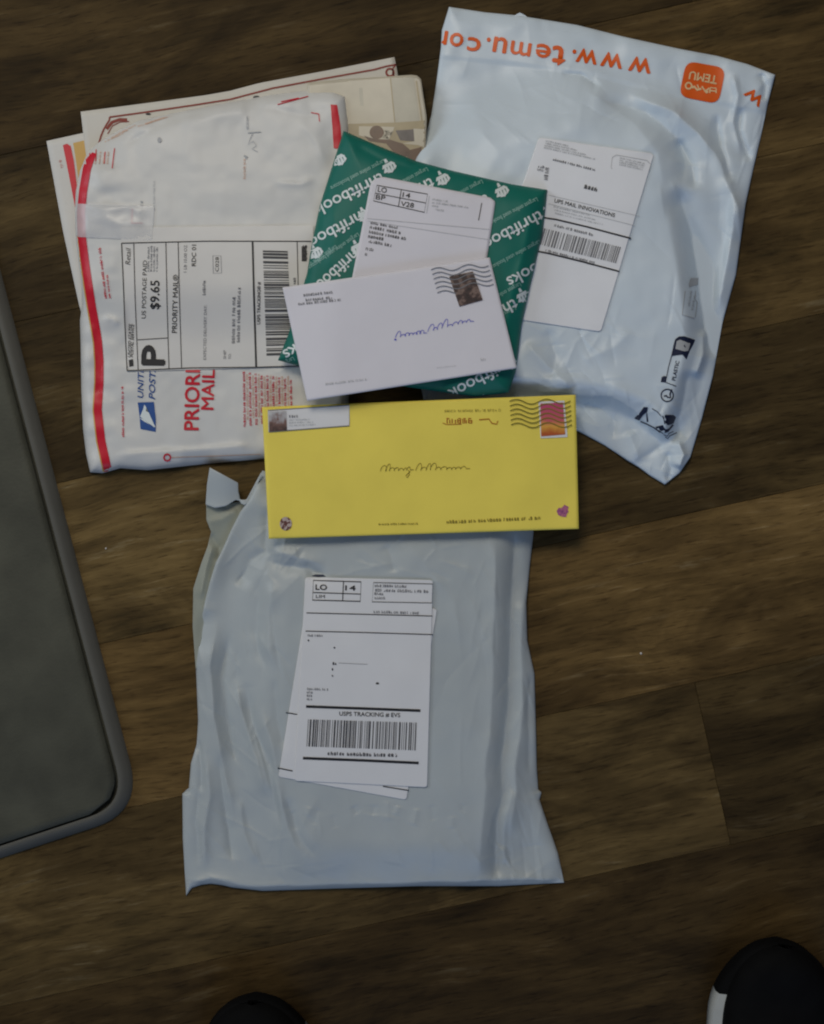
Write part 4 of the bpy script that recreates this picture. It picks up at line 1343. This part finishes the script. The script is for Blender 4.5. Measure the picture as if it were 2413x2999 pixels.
def zJ(x, y):
    x = np.asarray(x, float); y = np.asarray(y, float)
    xw, yw = warped(x, y, 95)
    e = np.maximum(sdist(x, y, J_out), 0)
    cd = sdist(x, y, J_core)
    z = 0.0014 + 0.0040 * dome(e, 40) + 0.0125 * sstep(-140, 50, cd)
    flat = sstep(-15, 40, sdist(x, y, [tuple(p) for p in K1.c]))
    flat = np.maximum(flat, sstep(-15, 40, sdist(x, y, [tuple(p) for p in K2.c])))
    q = 1 - 0.68 * flat
    # raised folded edge upper left and its facet
    z += crease(xw, yw, [(768, 1378), (731, 1460), (704, 1498), (678, 1549), (652, 1607), (631, 1649), (614, 1703), (600, 1760), (590, 1830)], 0.0073, 30, 40, fade=0.10)
    z += q * crease(xw, yw, [(776, 1480), (779, 1613), (735, 1640), (690, 1720)], -0.0036, 22, 16, fade=.15)
    z += q * crease(xw, yw, [(775, 1640), (830, 1655), (900, 1660), (970, 1690)], -0.0034, 14, 24, fade=.2)
    z += q * crease(xw, yw, [(770, 1600), (850, 1625), (960, 1650)], 0.0019, 18, 14, fade=.25)
    z += q * crease(xw, yw, [(800, 1690), (782, 1800), (790, 1950)], 0.0026, 22, 26, fade=.2)
    z += q * crease(xw, yw, [(760, 1680), (748, 1800), (760, 1960)], -0.0026, 18, 18, fade=.2)
    # right side valley and outer lip
    z += crease(xw, yw, [(1505, 1540), (1502, 1660), (1495, 1850), (1488, 1990), (1476, 2180), (1466, 2330), (1452, 2480), (1446, 2590)], -0.0053, 30, 18, fade=0.06)
    z += crease(xw, yw, [(1452, 1540), (1448, 1800), (1436, 2100), (1420, 2350), (1405, 2560)], 0.0019, 30, 16, fade=0.10)
    z += crease(xw, yw, [(1540, 1700), (1525, 1900), (1530, 2080), (1508, 2280), (1500, 2460)], 0.0031, 20, 24, fade=0.12)
    z += crease(xw, yw, [(1552, 1960), (1546, 2120), (1552, 2280)], -0.0014, 9, 9)
    z += crease(xw, yw, [(1498, 2300), (1480, 2420), (1470, 2560)], 0.0016, 10, 22)
    # slanting folds at the left
    for pts, am, a1, a2 in (([(640, 1800), (615, 1950), (625, 2110), (660, 2300), (690, 2430)], 0.0042, 18, 26),
                            ([(672, 1840), (650, 1980), (668, 2140), (700, 2260)], -0.0032, 14, 18),
                            ([(690, 1980), (712, 2100), (752, 2220), (776, 2340)], 0.0033, 14, 22),
                            ([(720, 2000), (742, 2110), (790, 2230), (800, 2330), (822, 2430)], -0.0030, 12, 16),
                            ([(640, 2190), (650, 2330), (672, 2440), (690, 2540)], -0.0033, 14, 14),
                            ([(602, 2200), (610, 2330), (598, 2440), (606, 2560)], 0.0029, 16, 18),
                            ([(578, 2300), (575, 2420), (590, 2540)], -0.0020, 10, 14),
                            ([(760, 2050), (800, 2180), (812, 2290), (840, 2420), (890, 2530)], 0.0027, 14, 22),
                            ([(800, 1980), (812, 2100), (836, 2200)], -0.0019, 12, 14),
                            ([(700, 2330), (715, 2440), (760, 2540)], 0.0022, 12, 16),
                            ([(840, 2330), (870, 2440), (930, 2520)], -0.0019, 12, 18),
                            ([(576, 2160), (590, 2250), (584, 2330)], -0.0029, 9, 12),
                            ([(1130, 1590), (1145, 1620), (1160, 1680)], -0.0012, 14, 18),
                            ([(1180, 1590), (1240, 1650), (1330, 1760), (1350, 1900)], 0.0010, 30, 30)):
        z += q * crease(xw, yw, pts, am, a1, a2)
    # faint raised print line and ripples near the bottom
    rp = random.Random(5)
    for i in range(12):
        ox = 850 + i * 46 + rp.uniform(-18, 18); oy = 2390 + rp.uniform(-22, 22); ln = rp.uniform(12, 34); sk = rp.uniform(-12, 16)
        z += q * crease(xw, yw, [(ox, oy - ln), (ox + sk * .4, oy), (ox + sk, oy + ln)], rp.choice((-1, 1)) * rp.uniform(0.0003, 0.0009), 11, 11)
    z += crease(xw, yw, [(560, 2588), (618, 2576), (690, 2586), (780, 2594), (1000, 2588), (1300, 2582), (1640, 2575)], 0.0024, 14, 10, fade=.03)
    edge = np.exp(-e / 60)
    z += q * (0.0010 * fbm(x / 190, y / 190, 71, 3) + 0.0012 * edge * vnoise(x / 70, y / 70, 73))
    z += q * crinkles(xw, yw, J_fine)
    return z


pillow('body', j_, (J_top, J_right, J_bot, J_left), 290, 340, zJ, zbJ, 'poly_grey')
# back sheet seen behind the fold, and the corner flap that stands up
bk = ([(604, 1470), (660, 1474), (726, 1466)], [(726, 1466), (704, 1505), (660, 1600), (630, 1690), (606, 1780), (600, 1960)], [(573, 1960), (600, 1960)],
      [(604, 1470), (604, 1523), (618, 1557), (608, 1600), (590, 1647), (566, 1723), (564, 1834), (573, 1960)])


def zJb(x, y):
    x = np.asarray(x, float); y = np.asarray(y, float)
    z = 0.0045 + 0.0010 * vnoise(x / 30, y / 60, 81)
    z += crease(x, y, [(612, 1560), (640, 1600), (640, 1650)], -0.0022, 10, 14)
    z += crease(x, y, [(625, 1590), (605, 1660), (585, 1760)], 0.0025, 12, 14)
    z += crease(x, y, [(600, 1530), (650, 1520), (700, 1490)], 0.0022, 12, 20)
    return z


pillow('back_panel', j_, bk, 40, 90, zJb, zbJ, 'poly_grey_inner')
fp = ([(614, 1369), (655, 1391), (697, 1414)], [(697, 1414), (698, 1440), (705, 1468)], [(602, 1478), (630, 1488), (662, 1482), (690, 1464), (705, 1468)], [(614, 1369), (606, 1420), (602, 1478)])
zfp = lambda x, y: 0.0085 + 0.006 * (1 - sstep(1370, 1480, np.asarray(y, float))) + 0.003 * np.sin((np.asarray(x, float) - 600) / 34)
pillow('corner_flap', j_, fp, 24, 24, zfp, lambda x, y: zfp(x, y) - 0.0012, 'poly_grey')
fp2 = ([(697, 1440), (716, 1462), (748, 1432)], [(748, 1432), (764, 1390), (768, 1382)], [(704, 1478), (720, 1490), (768, 1392)], [(697, 1440), (700, 1462), (704, 1478)])
zf2 = lambda x, y: 0.0095 + 0.0025 * np.sin((np.asarray(x, float) - 700) / 20)
pillow('flap_lip', j_, ([(700, 1462), (712, 1464), (722, 1463), (764, 1384)], [(764, 1384), (769, 1386)], [(705, 1474), (716, 1480), (728, 1474), (769, 1386)], [(700, 1462), (705, 1474)]), 24, 6,
       lambda x, y: 0.0125 + 0.0005 * np.sin(np.asarray(x, float) / 8), lambda x, y: 0.0112 + 0 * np.asarray(x, float), 'poly_grey')
# labels
l0 = sheet('under_label', j_, K2, 8, zJ, 0.0007, 'label_white')
l1 = sheet('tracking_label', j_, K1, 8, zJ, 0.0014, 'label_white')
k = Ink()
k.line(Z8(115, 1315), Z8(215, 1332), 3.2); k.line(Z8(40, 1815), Z8(175, 1842), 3.2); k.line(Z8(990, 1980), Z8(1222, 2018), 3.0)
k.build('black_print', l0, zJ, 0.0010, 'ink_black')
k = Ink()
k.poly([Z8(345, 82), Z8(380, 68), Z8(450, 70), Z8(475, 86), Z8(400, 92)])
k.build('dark_scuff', j_, zJ, 0.0006, 'ink_navy')
k = Ink()
A1 = -1.5
k.path([Z8(362, 122), Z8(792, 136), Z8(785, 312), Z8(355, 300)], 3.0, closed=True)
k.line(Z8(634, 130), Z8(626, 308), 2.6); k.line(Z8(360, 232), Z8(790, 246), 2.6)
k.path([Z8(905, 142), Z8(1438, 155), Z8(1432, 326), Z8(892, 316)], 2.0, closed=True)
k.text('LO', *Z8(382, 206), A1, 15.5, 33, 0.03); k.text('14', *Z8(650, 212), A1, 14.5, 30, 0.03)
k.text('LIM', *Z8(385, 280), A1, 9, 26, 0.01)
k.path([Z8(300, 416), Z8(800, 428), Z8(1435, 444)], 2.6); k.path([Z8(292, 580), Z8(800, 592), Z8(1440, 612)], 2.6)
k.path([Z8(296, 1260), Z8(800, 1278), Z8(1328, 1298)], 7.5); k.path([Z8(268, 1726), Z8(800, 1746), Z8(1312, 1770)], 7.5)
k.text('USPS TRACKING # EVS', *Z8(596, 1342), A1, 12, 178, 0.012)
k.fuzz(*Z8(490, 1700), A1, 204, 10.5, 1.6)
k.bars(Quad(Z8(315, 1376), Z8(1300, 1406), Z8(1290, 1656), Z8(300, 1620)), 52, 21, 0.3)
k.fuzz(*Z8(535, 885), 0, 14, 8, 1.6); k.fuzz(*Z8(528, 936), 0, 9, 8, 1.6); k.fuzz(*Z8(528, 992), 0, 9, 8, 1.6); k.disc(Z8(940, 1052), 5, 3); k.disc(Z8(552, 730), 2.5); k.disc(Z8(318, 664), 2.5)
k.build('black_print', l1, zJ, 0.0017, 'ink_black')
k = Ink()
for i, (x, y, ln, h) in enumerate(((915, 182, 96, 8), (920, 224, 156, 9), (912, 255, 26, 8), (915, 292, 32, 8), (905, 418, 134, 8), (305, 628, 48, 7), (305, 1112, 62, 7), (302, 1142, 22, 7), (302, 1172, 20, 7), (302, 1204, 20, 7))):
    k.fuzz(*Z8(x, y), A1, ln, h, 1.2)
k.line(Z8(590, 868), Z8(850, 880), 1.0)
k.build('grey_print', l1, zJ, 0.0017, 'ink_grey')


# ------------------------------------------------------------------ shoes at the lower edge
def shoe(cx, tip, ang, inner, label):
    r = thing('shoe', cx, tip + 540, label, 'shoe', 'pair of black shoes at the lower edge')
    L = 0.285
    c_, s_ = math.cos(R(ang)), math.sin(R(ang))
    tipw = np.array(P(cx, tip, 0.004)[:2])

    def W(u, t, z):           # u across (m), t along from the toe (m)
        return (tipw[0] + u * c_ + t * s_, tipw[1] + u * s_ - t * c_, z)

    def hw(t):                # half width of the shoe along its length
        q = t / L
        return 0.043 * (1 - (1 - min(q / .22, 1)) ** 2.3) ** .5 * (1 - 0.20 * math.exp(-((q - .62) / .16) ** 2)) * (1 if q < .86 else math.sqrt(max(0.02, 1 - ((q - .86) / .145) ** 2)))

    def ht(t):
        q = t / L
        return 0.040 + 0.038 * float(sstep(.12, .50, q)) + 0.018 * float(sstep(.6, .95, q))
    ts = [L * (0.5 - 0.5 * math.cos(math.pi * (0.012 + i / 46 * 0.976))) for i in range(47)]
    na = 20
    V = []; F = []
    for t_ in ts:
        w = max(hw(t_), 0.004); h = ht(t_)
        top = h if t_ / L > .05 else 0.030 + (h - 0.030) * math.sqrt(t_ / L / .05)
        for a_ in range(na + 1):
            th = math.pi * a_ / na
            cu = math.copysign(abs(math.cos(th)) ** .8, math.cos(th)); su = math.sin(th) ** .75
            V.append(W(-w * cu, t_, 0.020 + (top - 0.020) * su))
    m = na + 1
    for i in range(len(ts) - 1):
        for a_ in range(na):
            F.append((i * m + a_, i * m + a_ + 1, (i + 1) * m + a_ + 1, (i + 1) * m + a_))
    F.append(tuple(range(m))); F.append(tuple((len(ts) - 1) * m + a_ for a_ in range(na, -1, -1)))
    up = mesh('upper', V, F, 'shoe_black', r)
    V = []; F = []
    pr = [(-.001, 0.0005), (0.0035, 0.004), (0.0045, 0.016), (0.003, 0.023), (-0.012, 0.0255)]
    loop = [(+1, t_) for t_ in ts] + [(-1, t_) for t_ in reversed(ts)]
    for o_, z_ in pr:
        for sg, t_ in loop:
            q = t_ / L
            fl_ = o_ + ((0.0035 if inner < 0 else 0.006) if sg == inner else -0.004) * float(sstep(.05, .2, q)) * (1 if o_ > 0 else 0) - 0.002 * (1 - float(sstep(.02, .12, q)))
            V.append(W(sg * (max(hw(t_), 0.004) + fl_), t_, z_))
    m = len(loop)
    Ft = []
    for i in range(len(pr) - 1):
        for j in range(m):
            k2 = (j + 1) % m
            dest = Ft if min(loop[j][1], loop[k2][1]) < (.125 if inner < 0 else .065) * L else F
            dest.append((i * m + j, i * m + k2, (i + 1) * m + k2, (i + 1) * m + j))
    F.append(tuple(range(m - 1, -1, -1)))
    mesh('sole', V, F, 'shoe_sole', r)
    mesh('toe_bumper', V, Ft, 'shoe_black', r)
    for i in range(5):
        t_ = L * (.42 + .055 * i); w = hw(t_) * .42; z_ = ht(t_)
        V = []; F = []
        N_ = 10
        for j in range(N_ + 1):
            u_ = -w + 2 * w * j / N_
            zz = 0.020 + (z_ - 0.020) * (1 - (abs(u_) / hw(t_)) ** 2.4) ** .5 + 0.0016
            for b_ in range(6):
                an = 2 * math.pi * b_ / 6
                V.append(W(u_, t_ + 0.004 * math.cos(an) + .004 * j / N_, zz + 0.0018 * math.sin(an)))
        for j in range(N_):
            for b_ in range(6):
                F.append((j * 6 + b_, j * 6 + (b_ + 1) % 6, j * 6 + 6 + (b_ + 1) % 6, j * 6 + 6 + b_))
        mesh('lace', V, F, 'shoe_lace', up)
    return r


shoe(748, 2908, 2, 1, 'black shoe toe at the lower edge, below the grey mailer')
shoe(2276, 2746, -4, -1, 'black shoe with pale sole side in the lower right corner')

# ------------------------------------------------------------------ specks of litter on the floor
for (x, y, s_, lb) in ((1877, 1913, 3.6, 'tiny white crumb on the floor right of the grey mailer'), (310, 1606, 3.0, 'tiny pale crumb on the floor between tray and grey mailer')):
    bm = bmesh.new(); bmesh.ops.create_icosphere(bm, subdivisions=1, radius=s_ * S)
    for v in bm.verts:
        v.co *= random.uniform(.7, 1.25); v.co.z *= .6
    me = bpy.data.meshes.new('crumb'); bm.to_mesh(me); bm.free(); me.materials.append(MATS['crumb_white'])
    o = bpy.data.objects.new('crumb', me); o.location = Vector(P(x, y, 0)) + Vector((0, 0, s_ * S * .5)); col.objects.link(o)
    tag(o, lb, 'crumb', 'crumbs on the floor')
